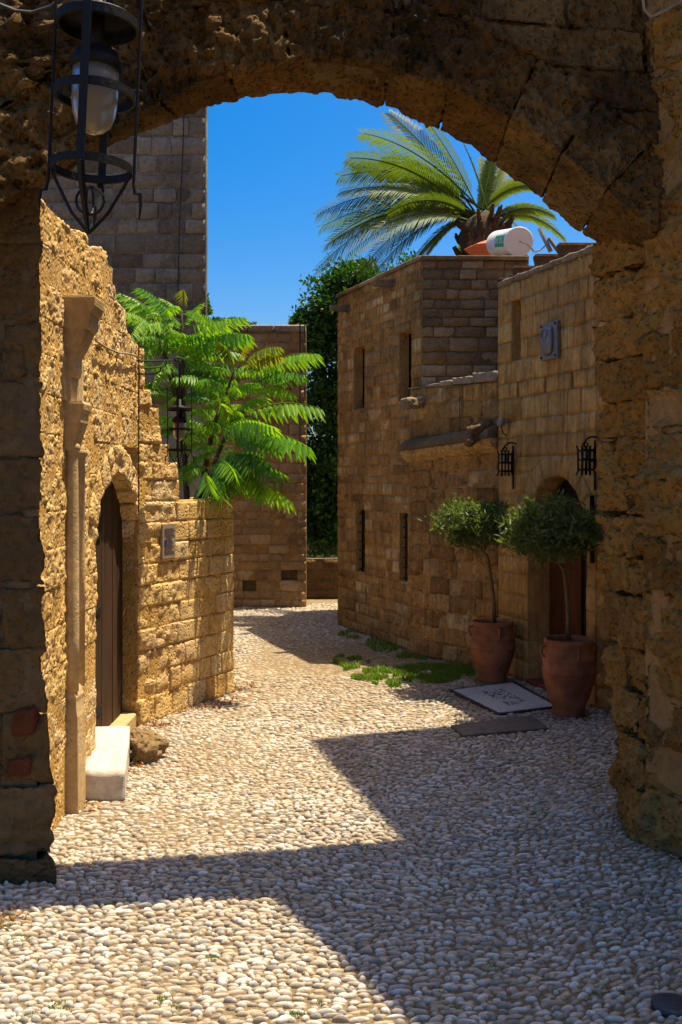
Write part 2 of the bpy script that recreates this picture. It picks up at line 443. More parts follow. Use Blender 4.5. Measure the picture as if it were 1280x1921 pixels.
M_DARKHOLE = plain('dark interior', (0.012, 0.010, 0.008), 0.9)
M_TANK = plain('white tank enamel', (0.74, 0.74, 0.76), 0.35, 0, 0.5, 0.05, 4)
M_GREEN = plain('green label', (0.02, 0.32, 0.16), 0.5, 0, 0.3, 0.05, 10)
M_WHITE = plain('white print', (0.8, 0.8, 0.8), 0.5, 0, 0.3, 0.03, 10)
M_PINK = plain('coral canvas', (0.62, 0.17, 0.10), 0.8, 0, 0.1, 0.1, 8)
M_SLATE = plain('dark slate slab', (0.13, 0.105, 0.085), 0.7, 0, 0.3, 0.25, 20, 0.006)
M_DPEB = plain('dark mosaic pebble', (0.035, 0.038, 0.045), 0.5, 0, 0.4, 0.3, 80)
M_REDSTEP = plain('red threshold', (0.16, 0.045, 0.03), 0.7, 0, 0.2, 0.3, 20, 0.004)
M_PLAQUE = plain('grey marble plaque', (0.30, 0.22, 0.145), 0.5, 0, 0.3, 0.1, 30)
M_BLUE = plain('blue enamel', (0.01, 0.035, 0.22), 0.4, 0, 0.4, 0.1, 30)
M_INK = plain('engraved lettering', (0.10, 0.07, 0.06), 0.8)
def wood(name, a, b, sc=(30, 30, 2.0)):
    m, n, l = nt(name); v = noise(n, l, worldpos(n, l, sc), 1.0, 5, 0.6); r = rnd(n, l)
    c = ramp(n, l, v, [(0.3, a), (0.7, b)])
    c = mixc(n, l, 1.0, c, ramp(n, l, r, [(0, 0.75), (1, 1.2)]), 'MULTIPLY')
    return finish(m, n, l, c, 0.7, v, 0.004, 1.0, 0.2)
M_OLDDOOR = wood('old brown planks', (0.028, 0.013, 0.006), (0.065, 0.032, 0.014))
M_REDDOOR = wood('varnished brown door', (0.05, 0.014, 0.005), (0.10, 0.032, 0.011))
def glass_mat():
    m, n, l = nt('frosted lamp glass'); b = n.new('ShaderNodeBsdfPrincipled'); o = n.new('ShaderNodeOutputMaterial')
    b.inputs['Base Color'].default_value = (0.34, 0.29, 0.22, 1); b.inputs['Roughness'].default_value = 0.35
    b.inputs['Transmission Weight'].default_value = 0.55; b.inputs['IOR'].default_value = 1.2
    l.new(b.outputs[0], o.inputs[0]); return m
M_GLASS = glass_mat()
def leaf_mat(name, a, b, trans=(0.3, 0.6, 0.03), tw=0.45, rough=0.45):
    m, n, l = nt(name); r = rnd(n, l)
    ge = n.new('ShaderNodeNewGeometry')
    r2 = mathn(n, l, 'FRACT', mathn(n, l, 'ADD', r, noise(n, l, ge.outputs['Position'], 14, 3)))
    c = ramp(n, l, r2, [(0, a), (1, b)])
    p = n.new('ShaderNodeBsdfPrincipled'); l.new(c, p.inputs['Base Color']); p.inputs['Roughness'].default_value = rough; p.inputs['Specular IOR Level'].default_value = 0.3
    t = n.new('ShaderNodeBsdfTranslucent'); l.new(mixc(n, l, 1.0, c, (*[x * 4 for x in trans], 1), 'MULTIPLY'), t.inputs[0])
    mx = n.new('ShaderNodeMixShader'); mx.inputs[0].default_value = tw; l.new(p.outputs[0], mx.inputs[1]); l.new(t.outputs[0], mx.inputs[2])
    o = n.new('ShaderNodeOutputMaterial'); l.new(mx.outputs[0], o.inputs[0]); return m
M_AIL = leaf_mat('tree of heaven leaf', (0.035, 0.14, 0.010), (0.19, 0.33, 0.018), (0.62, 0.60, 0.10), 0.38)
M_AILY = leaf_mat('young reddish leaf', (0.16, 0.13, 0.02), (0.13, 0.19, 0.02), (0.5, 0.5, 0.1), 0.4)
M_PALM = leaf_mat('palm leaf', (0.05, 0.085, 0.012), (0.12, 0.16, 0.022), (0.5, 0.55, 0.10), 0.28, 0.6)
M_DEADP = leaf_mat('dead palm leaf', (0.22, 0.11, 0.045), (0.30, 0.17, 0.08), (0.3, 0.2, 0.1), 0.2, 0.7)
M_EVER = leaf_mat('evergreen leaf', (0.018, 0.05, 0.008), (0.05, 0.12, 0.012), (0.4, 0.5, 0.1), 0.3)
M_OLIVE = leaf_mat('olive leaf', (0.055, 0.08, 0.025), (0.13, 0.165, 0.055), (0.45, 0.5, 0.14), 0.35)
M_GRASS = leaf_mat('grass blade', (0.08, 0.15, 0.014), (0.17, 0.24, 0.03), (0.4, 0.5, 0.1), 0.35)
M_DRY = leaf_mat('dry leaf litter', (0.30, 0.13, 0.03), (0.42, 0.22, 0.06), (0.3, 0.2, 0.1), 0.2, 0.8)

# ================================================================== SETTING: ground and pebble street
gm = MB().add([(-120, -60, -0.02), (120, -60, -0.02), (120, 160, -0.02), (-120, 160, -0.02)], [(0, 1, 2, 3)])
gm.build('ground', M_GROUND, None, 'structure')
N1, N2 = 40, 64
gx, gy = np.meshgrid(np.linspace(-4.5, 5.5, N1), np.linspace(-1, 19.5, N2), indexing='ij')
gv = np.stack([gx.ravel(), gy.ravel(), np.zeros(gx.size)], 1); gv[:, 2] = vnoise(gv * 1.1) * 0.006
gi = np.arange(gx.size).reshape(N1, N2)
gq = np.stack([gi[:-1, :-1], gi[1:, :-1], gi[1:, 1:], gi[:-1, 1:]], -1).reshape(-1, 4)
street = link('cobbled_street', mesh_tris('cobbled_street', gv, np.concatenate([gq[:, [0, 1, 2]], gq[:, [0, 2, 3]]])), M_EARTH, None, 'structure', None, True)

MATQ = [G(842, 1297), G(966, 1281), G(1052, 1328), G(935, 1343)]
SLABQ = [G(846, 1366), G(1000, 1347), G(1030, 1371), G(870, 1385)]
def inside(q, x, y, grow=0.0):
    c = sum((Vector(p) for p in q), Vector()) / 4; r = np.ones_like(x, bool); s0 = None
    for i in range(4):
        a = c + (q[i] - c) * (1 + grow); b = c + (q[(i + 1) % 4] - c) * (1 + grow)
        s_ = (b.x - a.x) * (y - a.y) - (b.y - a.y) * (x - a.x)
        r &= (s_ <= 0)
    return r
def pebble_base(seg, rings, seed):
    rs = np.random.default_rng(seed); v = []; f = []
    ex = rs.uniform(0.75, 1.0); sk = rs.uniform(-.25, .25)
    for k in range(rings):
        a = -0.35 + (math.pi / 2 + 0.35) * k / rings
        for i in range(seg):
            t = 2 * math.pi * i / seg
            cx, sy = math.cos(t), math.sin(t)
            cx = math.copysign(abs(cx) ** .85, cx); sy = math.copysign(abs(sy) ** .8, sy)
            v.append((cx * math.cos(a) * (1 + .08 * math.sin(3 * t + seed)), sy * math.cos(a) * ex + sk * math.sin(a) * .4, math.sin(a)))
    v.append((0, sk * .4, 1.0))
    for k in range(rings - 1):
        for i in range(seg):
            j = (i + 1) % seg; a, b, c, d = k * seg + i, k * seg + j, (k + 1) * seg + j, (k + 1) * seg + i
            f += [(a, b, c), (a, c, d)]
    t = (rings - 1) * seg
    for i in range(seg): f.append((t + i, t + (i + 1) % seg, rings * seg))
    return np.array(v), np.array(f)
rows = []
y = 3.3
while y < 17.6:
    step = 0.0265 if y < 9 else 0.035
    xl, xr = -3.4, 3.9
    if y > 5.4: xl = -2.0
    if y > 9: xl = -2.0 + (y - 9) * .45
    if y > 10.6: xl = max(-2.6, -1.5 - (y - 10.6) * .4)
    if y > 6: xr = 2.6
    if y > 9.4: xr = 2.6 - (y - 9.4) * .36
    if y > 15.0: xr = 0.9
    x = xl + random.uniform(0, .1)
    while x < xr:
        w = random.uniform(.016, .038) * random.choice((.7, 1.0, 1.0, 1.3)) * (1.0 if y < 9 else 1.2)
        if random.random() < .15: w *= 1.25
        rows.append((x + w, y + random.uniform(-.015, .015), w)); x += 2 * w + random.uniform(-.010, .010)
    y += step * random.uniform(.88, 1.12)
pb = np.array(rows)
wob = np.stack([pb[:, 0], pb[:, 1], np.zeros(len(pb))], 1)
pb[:, 1] += 0.10 * vnoise(wob * 0.8) + 0.05 * vnoise(wob * 2.1 + 9)
ok = ~inside(MATQ, pb[:, 0], pb[:, 1], 0.02) & ~inside(SLABQ, pb[:, 0], pb[:, 1], 0.03)
# rows of the kerb line of long stones that runs down the street
KERB = [G(724, 1288), G(665, 1390), G(648, 1450), G(676, 1540), G(716, 1620), G(770, 1720), G(860, 1900)]
kx = np.interp(pb[:, 1], [p.y for p in KERB[::-1]], [p.x for p in KERB[::-1]])
onk = (np.abs(pb[:, 0] - kx) < .035) & (pb[:, 1] < 10.6)
pb = pb[ok]
ang = 0.35 * vnoise(np.stack([pb[:, 0] * .9, pb[:, 1] * .9, np.zeros(len(pb))], 1) + 5) + RNG.normal(0, .2, len(pb))
ang += np.where(pb[:, 0] > 0.9, 0.25, 0)
hh = RNG.uniform(.010, .025, len(pb)); th = RNG.uniform(.009, .0165, len(pb)); zo = RNG.uniform(-.006, .003, len(pb))
dust = vnoise(np.stack([pb[:, 0] * 1.2, pb[:, 1] * 1.2, np.full(len(pb), 3.0)], 1))
zo -= np.clip(dust, 0, 1) * .006
mid = np.exp(-((pb[:, 1] - 12.3) / 1.9) ** 2) * np.clip((pb[:, 0] + 1.4) * 2, 0, 1)
zo -= mid * .0145
peb = [(a, b, c, d, e, f_, g) for a, b, c, d, e, f_, g in zip(pb[:, 0], pb[:, 1], pb[:, 2], th, hh, ang, zo)]
peb = np.array(peb)
inv_ = (np.abs(peb[:, 0] / peb[:, 1]) < 0.345) & (peb[:, 1] > 3.98)
order = np.argsort(np.where(inv_, peb[:, 1], 999))
near = set(order[:300].tolist())
BASES = [pebble_base(10, 4, k) for k in range(8)]
BM = []
for k, (v, f) in enumerate(BASES):
    me = mesh_tris('pebble', v, f); me.materials.append(M_PEB); me.polygons.foreach_set('use_smooth', np.ones(len(me.polygons), dtype=bool)); BM.append(me)
BLOW = [pebble_base(8, 3, k) for k in range(8)]
sv, sf, base = [], [], 0
for i, (x, y, w, t, h, a, z) in enumerate(peb):
    k = i % 8
    if i in near:
        M = Matrix.Translation((x, y, z)) @ Matrix.Rotation(a, 4, 'Z') @ Matrix.Diagonal((w, t, h, 1))
        link('pebble', BM[k], None, street, None, M)
    else:
        v, f = BLOW[k]
        c, s_ = math.cos(a), math.sin(a)
        q = v * np.array([w, t, h]); q = np.stack([q[:, 0] * c - q[:, 1] * s_ + x, q[:, 0] * s_ + q[:, 1] * c + y, q[:, 2] + z], 1)
        sv.append(q); sf.append(f + base); base += len(q)
link('pebbles', mesh_tris('pebbles', np.concatenate(sv), np.concatenate(sf)), M_PEB, street, 'stuff', None, True)

# ================================================================== STONE ARCH over the street
SL, Y0, TH = 0.186, 5.67, 0.50
fX = np.array([-3.2, -2.5, -1.83, -1.42, -1.14, -.755, -.42, -.06, .276, .667, 1.10, 1.40, 1.77, 2.1])
fH = np.array([1.9, 2.85, 3.58, 3.93, 4.15, 4.385, 4.515, 4.59, 4.555, 4.45, 4.25, 4.04, 3.73, 3.4])
bX = np.array([-3.2, -2.5, -1.76, -1.465, -1.25, -.83, -.49, -.28, .035, .336, .80, 1.10, 1.26, 1.443, 1.68, 2.1])
bH = np.array([2.2, 3.1, 3.93, 4.13, 4.24, 4.45, 4.55, 4.585, 4.575, 4.51, 4.33, 4.13, 4.03, 3.87, 3.74, 3.42])
def arch_front(x): return np.interp(x, fX, fH)
def arch_back(x): return np.interp(x, bX, bH)
arch = thing('stone_arch', 'dark weathered stone arch spanning the street in the foreground', 'arch', (0.1, 5.9, 0))
RT = 0.42; BAT = 0.105      # the face of the arch leans back a little towards the top
def vous_map(x0, x1, t0, t1):
    def f(p):
        x = x0 + (x1 - x0) * p[:, 0]; h = arch_front(x) + (arch_back(x) - arch_front(x)) * np.clip(p[:, 2], 0, 1.1)
        rx, rz = x + 0.03, h - 2.2; ln = np.hypot(rx, rz); t = (t0 + (t1 - t0) * p[:, 1]) * RT
        X = x + rx / ln * t; Z = h + rz / ln * t
        return np.stack([X, Y0 + SL * X + TH * p[:, 2] - BAT * np.clip(5.1 - Z, 0, 2) * (1 - np.clip(p[:, 2], 0, 1)), Z], 1)
    return f
edges = [-2.45, -2.05, -1.68, -1.33, -.98, -.62, -.29, .02, .27, .62, .98, 1.29, 1.56, 1.86]
for i in range(len(edges) - 1):
    a, b = edges[i], edges[i + 1]
    g = 0.0015
    w = math.hypot(b - a, float(arch_front(b) - arch_front(a)))
    rough = 0.04 if a < .6 else 0.026
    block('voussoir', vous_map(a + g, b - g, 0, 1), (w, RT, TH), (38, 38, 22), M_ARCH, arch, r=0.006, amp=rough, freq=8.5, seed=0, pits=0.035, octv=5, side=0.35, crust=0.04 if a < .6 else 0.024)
def x_ext(z, side):
    """x where the outer line of the ring reaches height z"""
    xs = np.linspace(-2.45, 1.86, 200); h = arch_front(xs); rx, rz = xs + .03, h - 2.2; ln = np.hypot(rx, rz)
    X = xs + rx / ln * RT; Z = h + rz / ln * RT
    k = int(np.argmax(Z))
    if side < 0:
        return float(np.interp(z, Z[:k + 1], X[:k + 1]))
    return float(np.interp(-z, -Z[k:], X[k:]))
crown_z = 5.0
def arch_stone_map(q, out=0.0):
    a0, b0, a1, b1, z0, z1 = q
    def f(p):
        t = p[:, 1]; lo = a0 + (a1 - a0) * t; hi = b0 + (b1 - b0) * t; X = lo + (hi - lo) * p[:, 0]
        Z = z0 + (z1 - z0) * t
        return np.stack([X, Y0 + SL * X - out + TH * p[:, 2] - BAT * np.clip(5.1 - Z, 0, 2) * (1 - np.clip(p[:, 2], 0, 1)), Z], 1)
    return f
zs = [3.0, 3.3, 3.62, 3.9, 4.15, 4.40, 4.64, 4.89, 5.15, 5.42, 5.70, 6.0, 6.3, 6.6, 6.9, 7.2, 7.5, 7.8]
sd = 30
for k in range(len(zs) - 1):
    z0, z1 = zs[k] + .004, zs[k + 1] - .004
    quads = []
    LX, RX = -3.4, 2.25
    if z0 > 5.1: LX = float(np.interp(z1, [5.0, 6.1, 8.0], [-.7, .63, 1.78]))
    if z0 < crown_z - .12:
        l0, l1 = x_ext(z0, -1) - .01, x_ext(min(z1, 5.0), -1) - .01
        r0, r1 = x_ext(z0, 1) + .01, x_ext(min(z1, 5.0), 1) + .01
        if z1 > crown_z: l1 = r1 = 0
        for (u0, u1) in split(LX, l0 - .12, .38, .62):
            last = abs(u1 - (l0 - .12)) < 1e-6
            quads.append((u0, l0 if last else u1, u0, l1 if last else u1, z0, z1))
        if RX - r0 > .12:
            sp = split(r0 + .08, RX, .33, .5)
            for j, (u0, u1) in enumerate(sp): quads.append((r0 if j == 0 else u0, u1, r1 if j == 0 else u0, u1, z0, z1))
        else: quads.append((r0, RX, r1, RX, z0, z1))
    else:
        for (u0, u1) in split(LX, RX, .36, .6): quads.append((u0, u1, u0, u1, z0, z1))
    for q in quads:
        sd += 1; left = q[0] < -.6
        q2 = (q[0] + .004, q[1] - .004, q[2] + .004, q[3] - .004, q[4], q[5])
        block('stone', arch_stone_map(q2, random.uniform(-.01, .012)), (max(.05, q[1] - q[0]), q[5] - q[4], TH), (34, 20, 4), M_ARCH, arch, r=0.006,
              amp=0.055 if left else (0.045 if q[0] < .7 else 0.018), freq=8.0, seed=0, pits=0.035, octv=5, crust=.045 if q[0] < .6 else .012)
# solid heart of the arch wall behind the joints
m = MB()
xs_ = np.linspace(-3.3, 2.2, 56)
for k in range(len(xs_) - 1):
    a, b = xs_[k], xs_[k + 1]
    ha, hb = [max(float(arch_front(x)), float(arch_back(x))) + .001 for x in (a, b)]
    v = []
    for (x, h) in ((a, ha), (b, hb)):
        for yy in (.04, TH - .04): v += [(x, Y0 + SL * x + yy, h), (x, Y0 + SL * x + yy, float(np.interp(x, [-3.3, -.7, .63, 1.78], [5.1, 5.1, 5.95, 7.7])))]
    m.add(v, [(0, 4, 5, 1), (2, 3, 7, 6), (0, 2, 6, 4), (1, 5, 7, 3)])
m.build('mortar', M_MORTD, arch, 'stuff')

# ================================================================== RIGHT PIER and near right house wall
pier = thing('stone_pier', 'rough ochre stone pier carrying the right end of the arch', 'pier', (1.8, 6.3, 0))
bz = [0.0, .10, .35, .55, .62, .86, .92, 1.3, 1.8, 2.2, 2.9, 3.45, 3.8]
bx = [1.83, 1.83, 1.815, 1.80, 1.765, 1.75, 1.775, 1.735, 1.705, 1.69, 1.68, 1.65, 1.65]
fz = [0.0, 1.0, 2.0, 3.0, 3.8]; fx = [1.80, 1.85, 1.875, 1.87, 1.84]
def pier_map(s0, s1, z0, z1, out=0.0, depth=.5):
    def f(p):
        z = z0 + (z1 - z0) * p[:, 1]; s = s0 + (s1 - s0) * p[:, 0]
        xb = np.interp(z, bz, bx); xf = np.interp(z, fz, fx)
        X = xb + (xf - xb) * s - out + depth * p[:, 2]; Y = 6.57 - 0.54 * s
        return np.stack([X, Y, z], 1)
    return f
prow = [(3.52, 3.76, [0, 1]), (3.22, 3.52, [0, .56, 1]), (2.97, 3.22, [0, 1]), (2.70, 2.97, [0, .45, 1]), (2.46, 2.70, [0, 1]), (2.22, 2.46, [0, .3, 1]), (1.98, 2.22, [0, .55, 1]),
        (1.72, 1.98, [0, .28, .7, 1]), (1.48, 1.72, [0, .6, 1]), (1.15, 1.48, [0, .22, 1]), (.88, 1.15, [0, .5, 1]), (.60, .88, [0, .75, 1]), (.30, .60, [0, .5, 1]), (-.03, .30, [0, .62, 1])]
for i, (z0, z1, ss) in enumerate(prow):
    for j in range(len(ss) - 1):
        g = .006
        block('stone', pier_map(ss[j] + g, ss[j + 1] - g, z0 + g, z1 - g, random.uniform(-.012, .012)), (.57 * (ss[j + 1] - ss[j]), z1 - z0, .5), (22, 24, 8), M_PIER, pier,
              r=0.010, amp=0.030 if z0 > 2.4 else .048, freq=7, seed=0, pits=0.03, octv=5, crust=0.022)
MB().prism([(1.92, 6.5), (2.02, 6.05), (2.5, 6.03), (2.5, 6.5)], 0, 3.8).build('mortar', M_MORTD, pier, 'stuff')

nearw = thing('house_wall', 'tall rough stone house wall at the right edge of the picture, nearest the viewer', 'house', (2.4, 4.8, 0))
WF = Wall((1.83, 6.03), (4.2, 1.78), (-1, -.5))
sd = 0; fq = []
zc = courses(0, 8.3, .31, .2)
for k in range(len(zc) - 1):
    z0, z1 = zc[k], zc[k + 1]
    for (u0, u1) in split(0, WF.L, .3, .62):
        sd += 1; fq.append((u0, u1, u0, u1, z0, z1))
        if u0 > 1.4 or z0 > 5.2:
            block('stone', WF.quadmap((u0 + .01, u1 - .01, u0 + .01, u1 - .01, z0 + .01, z1 - .01), random.uniform(-.012, .012), .3), (u1 - u0, z1 - z0, .3), (4, 4, 1), M_PIER, nearw, r=.03, amp=.02, freq=6, seed=sd * .2)
        else:
            block('stone', WF.quadmap((u0 + .005, u1 - .005, u0 + .005, u1 - .005, z0 + .005, z1 - .005), random.uniform(-.012, .014), .3), (u1 - u0, z1 - z0, .3), (24, 18, 3), M_PIER, nearw,
                  r=.006, amp=.05, freq=5.5, seed=0, pits=.03, octv=5, crust=.03)
mortar_cells(nearw, WF, fq, M_MORT, .33, .022)
p0 = WF.pt(0, 0, -.31); p1 = WF.pt(WF.L, 0, -.31)
MB().prism([(p0.x, p0.y), (p1.x, p1.y), (7, 1.8), (7, 6.1)], 0, 8.3).build('wall_core', M_MORT, nearw)

# tall upper storey of the neighbouring house on the right (throws the long shadow across the street)
SHARED = unit_variants(8, [M_HOUSE, M_HOUSE2, M_DOORH, M_TOWER, M_BACK], (.30, .17, .12), (4, 3, 1), r=.016, amp=.011, freq=9, octv=2)

# ================================================================== LEFT PIER (dark end of wall under the arch)
lp = thing('stone_pier', 'dark shaded pier with two red bricks at the left edge, under the arch', 'pier', (-2.0, 5.6, 0))
lz = [-.05, .12, .14, .5, .62, 1.0, 2.0, 3.2, 4.0]; lx = [-1.515, -1.525, -1.555, -1.565, -1.60, -1.615, -1.63, -1.645, -1.645]
def lp_map(x0, e0, z0, z1, out, last):
    def f(p):
        z = z0 + (z1 - z0) * p[:, 1]; xr = np.interp(z, lz, lx) if last else np.full_like(z, e0)
        X = x0 + (xr - x0) * p[:, 0]; return np.stack([X - .32 * np.clip(p[:, 2], 0, 1) * p[:, 0], 5.45 - out + .45 * p[:, 2], z], 1)
    return f
lrows = [(-.04, .14, .05), (.14, .53, .03), (.53, .92, 0), (.92, 1.28, .0), (1.28, 1.62, .01), (1.62, 2.02, 0), (2.02, 2.32, .012), (2.32, 2.75, -.01), (2.75, 3.06, .012), (3.06, 3.5, .0), (3.5, 4.0, 0)]
for i, (z0, z1, o) in enumerate(lrows):
    xs2 = [-2.75] + ([-2.1] if i % 2 else [-2.3, -1.86] if i in (2, 4, 8) else [-1.98]) + [None]
    for j in range(len(xs2) - 1):
        last = xs2[j + 1] is None
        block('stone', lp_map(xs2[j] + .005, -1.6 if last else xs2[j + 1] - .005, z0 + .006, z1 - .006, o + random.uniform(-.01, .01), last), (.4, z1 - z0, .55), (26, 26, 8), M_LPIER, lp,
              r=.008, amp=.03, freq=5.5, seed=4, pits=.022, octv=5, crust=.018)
for (a, b, c, d) in ((26, 68, 1330, 1378), (14, 60, 1420, 1456)):
    p = P((a + b) / 2, (c + d) / 2, 5.44); w = (b - a) / F * 5.44; h = (d - c) / F * 5.44
    c0 = Vector((p.x - w / 2, 5.415, p.z - h / 2))
    v, t = block_arrays(lambda q, c0=c0, w=w, h=h: np.stack([c0.x + w * q[:, 0], c0.y + .1 * q[:, 2], c0.z + h * q[:, 1] + .02 * (q[:, 0] - .5)], 1), (w, h, .1), (8, 8, 2), r=.012, amp=.012, freq=14, seed=a)
    o = link('brick', mesh_tris('brick', v, t), M_BRICK, lp, None, None, True); o['label'] = 'worn red brick set in the dark pier'
MB().prism([(-2.7, 5.468), (-1.672, 5.468), (-1.97, 5.86), (-2.7, 5.86)], 0, 3.95).build('mortar', M_MORTD, lp, 'stuff')

# ================================================================== LEFT SUNLIT WALL with arched door
lw = thing('ruined_wall', 'sunlit crumbling sandstone wall with a stepped broken top and arched plank door on the left', 'wall', (-1.9, 7.8, 0))
W1 = Wall((-1.785, 5.90), (-1.80, 6.5), (1, 0)); W2 = Wall((-1.80, 6.5), (-1.80, 8.85), (1, 0)); W3 = Wall((-1.80, 8.85), (-1.10, 10.28), (1, -.4))
used = [0]
def fine_stone(wall, q, out, depth, res, amp, seed, mat=M_LEFT, par=None, name='stone', g=.003, pits=.012, freq=9, r=.010, crust=0.0):
    q2 = (q[0] + g, q[1] - g, q[2] + g, q[3] - g, q[4] + g, q[5] - g)
    return block(name, wall.quadmap(q2, out, depth), (max(.04, q[1] - q[0]), q[5] - q[4], depth), res, mat, par or lw, r=r, amp=amp, freq=freq, seed=seed, pits=pits, octv=4, crust=crust)
zc = [0, .27, .52, .78, 1.02, 1.27, 1.52, 1.77, 2.0, 2.24, 2.48, 2.72, 2.96, 3.18, 3.40, 3.62, 3.87]
top1 = lambda u: 3.87
# door opening in W2 coordinates
uD0, uD1 = 7.31 - 6.5, 8.88 - 6.5; uC = (uD0 + uD1) / 2; hwD = (uD1 - uD0) / 2; zS, zA = 1.68, 2.24
def door_half(z, grow=0.0):
    if z <= zS: return hwD + grow
    t = (z - zS) / (zA + grow - zS)
    return (hwD + grow) * math.sqrt(max(0, 1 - t * t)) if t < 1 else 0
VT = .24
mq1, mq2, mq3 = [], [], []
sd = 0
prof2 = [(8.85 - 6.5, 3.42), (8.5 - 6.5, 3.42), (8.1 - 6.5, 3.62), (7.72 - 6.5, 3.80), (7.62 - 6.5, 3.87)]
for k in range(len(zc) - 1):
    z0, z1 = zc[k], zc[k + 1]
    for (u0, u1) in split(0, W1.L, .3, .5):
        q = (u0, u1, u0, u1, z0, z1); mq1.append(q); sd += 1
        fine_stone(W1, q, random.uniform(-.003, .003), .3, (26, 20, 3), .012, 0, g=.0012, r=.004, pits=.020, crust=.006)
    # W2
    lim = W2.L
    if z0 >= 3.40 - .01: lim = 8.30 - 6.5
    if z0 >= 3.62 - .01: lim = 7.85 - 6.5
    hb0, hb1 = door_half(z0, VT), door_half(z1, VT)
    segs = []
    if z0 < zA + VT - .03:
        a0, a1 = uC - hb0, uC - hb1; b0, b1 = uC + hb0, uC + hb1
        if z1 > zA + VT: a1 = b1 = uC
        if z0 < zS - .05: a0 = a1 = uD0; b0 = b1 = uD1
        for (u0, u1) in split(0, a0, .26, .45):
            segs.append((u0, a0 if abs(u1 - a0) < 1e-6 else u1, u0, a1 if abs(u1 - a0) < 1e-6 else u1, z0, z1))
        if lim - b0 > .03: segs.append((b0, lim, b1, lim, z0, z1))
    else:
        for (u0, u1) in split(0, lim, .26, .46): segs.append((u0, u1, u0, u1, z0, z1))
    for q in segs:
        mq2.append(q); sd += 1
        fine_stone(W2, q, random.uniform(-.004, .004), .34, (24, 18, 6), .011, 0, g=.0012, r=.004, pits=.020, crust=.006)
# ragged caps that break up the top edge
for (u0, u1, z0, z1) in ((.35, .62, 3.86, 3.93), (.95, 1.25, 3.86, 3.96), (1.35, 1.55, 3.62, 3.74), (1.8, 2.1, 3.4, 3.47)):
    fine_stone(W2, (u0, u1, u0 + .03, u1 - .05, z0, z1), -.01, .3, (8, 5, 4), .03, u0)
# voussoirs of the door arch
def door_vous(wall, uc, hw, zs_, za, th, n, par, mat, depth, res, amp, name='voussoir', out=0.0, r=.012):
    for i in range(n):
        t0, t1 = math.pi * i / n, math.pi * (i + 1) / n
        def f(p, t0=t0, t1=t1):
            t = t0 + (t1 - t0) * (.02 + .96 * p[:, 0]); rr = p[:, 1]
            u = uc - (hw + th * rr) * np.cos(t); z = zs_ + (za - zs_ + th * rr) * np.sin(t); o = out - depth * p[:, 2]
            return np.stack([wall.O[0] + wall.U[0] * u + wall.N[0] * o, wall.O[1] + wall.U[1] * u + wall.N[1] * o, z], 1)
        w = math.pi * (hw + th) / n
        block(name, f, (w, th, depth), res, mat, par, r=r, amp=amp, freq=9, seed=i * .9, pits=amp * .6, octv=3)
door_vous(W2, uC, hwD, zS, zA, VT, 11, lw, M_LEFT, .34, (6, 8, 8), .022)
# W3: blocks, stepped top read off the photograph
steps = [(.62, 3.40), (.0, 3.40)]
def w3_end(z):
    pts = [(3.45, 265), (3.2, 272), (3.02, 284), (2.88, 300), (2.72, 303), (2.55, 318), (2.38, 334), (2.22, 338), (2.05, 360), (1.99, 440), (0, 440)]
    for (zz, px) in pts:
        if z >= zz - .02: return W3.uz(px)[0]
    return W3.L
zc3 = [0, .24, .45, .66, .86, 1.05, 1.25, 1.44, 1.62, 1.81, 2.0, 2.20, 2.36, 2.53, 2.70, 2.86, 3.02, 3.20, 3.38]
for k in range(len(zc3) - 1):
    z0, z1 = zc3[k], zc3[k + 1]
    e = min(W3.L, w3_end(z1))
    if e < .06: continue
    for (u0, u1) in split(0, e, .16, .36):
        q = (u0, u1, u0, u1, z0, z1); mq3.append(q); sd += 1
        smooth_ = u0 > .45 and z0 < 2.0
        fine_stone(W3, q, random.uniform(-.010, .012) - (0 if u0 > .05 else 0), .32, (9, 9, 4), .007 if smooth_ else .016, 0, pits=.006 if smooth_ else .014)
mortar_cells(lw, W1, mq1, M_MORTL, .34, .005)
m2 = [q for q in mq2]
mortar_cells(lw, W2, m2, M_MORTL, .36, .005)
mortar_cells(lw, W3, mq3, M_MORTL, .34, .011)
# the wall's far end turns back behind
p = W3.pt(W3.L, 0); WE = Wall((p.x - .02, p.y), (p.x - .5, p.y + 1.6), (1, .3))
for k in range(10):
    for (u0, u1) in split(0, WE.L, .25, .4):
        fine_stone(WE, (u0, u1, u0, u1, zc3[k], zc3[k + 1]), random.uniform(-.01, .01), .25, (3, 3, 1), .01, k + u0)
# door leaf: boards on a frame, ring handle
dl = MB()
for_leaf = W2.pt(uD0 - .05, 0, -.22)
leaf = MB().box(W2.pt(uC, 1.15, -.205), .05, 2 * hwD + .1, 2.35).build('door', M_OLDDOOR, lw)
leaf['label'] = 'old brown plank door set back in the arched opening'
nb = 8; wb = 2 * hwD / nb
for i in range(nb):
    u = uD0 + wb * (i + .5); hz = max(door_half_z for door_half_z in [zS + (zA - zS) * math.sqrt(max(0, 1 - ((u - uC) / hwD * .96) ** 2))])
    MB().box(W2.pt(u, .12 + (hz + .06 - .12) / 2, -.165 + random.uniform(-.003, .003)), .03, wb - .012, hz - .06, 0, .004).build('plank', M_OLDDOOR, leaf)
for z in (.35, 1.15, 1.75):
    MB().box(W2.pt(uC - hwD * .45, z, -.142), .012, hwD * .8, .05).build('strap', M_IRON, leaf)
hd = MB(); c = W2.pt(*W2.uz(188, 1150), -.20); c = W2.pt(uD0 + .12, W2.uz(188, 1150)[1], -.130)
hd.tube([c + Vector((.012, math.cos(a) * .045, math.sin(a) * .06)) for a in np.linspace(0, 2 * math.pi, 17)[:-1]], .008, 6, True)
hd.box(c + Vector((0, 0, .06)), .02, .03, .03)
hd.build('handle', M_IRON, leaf)
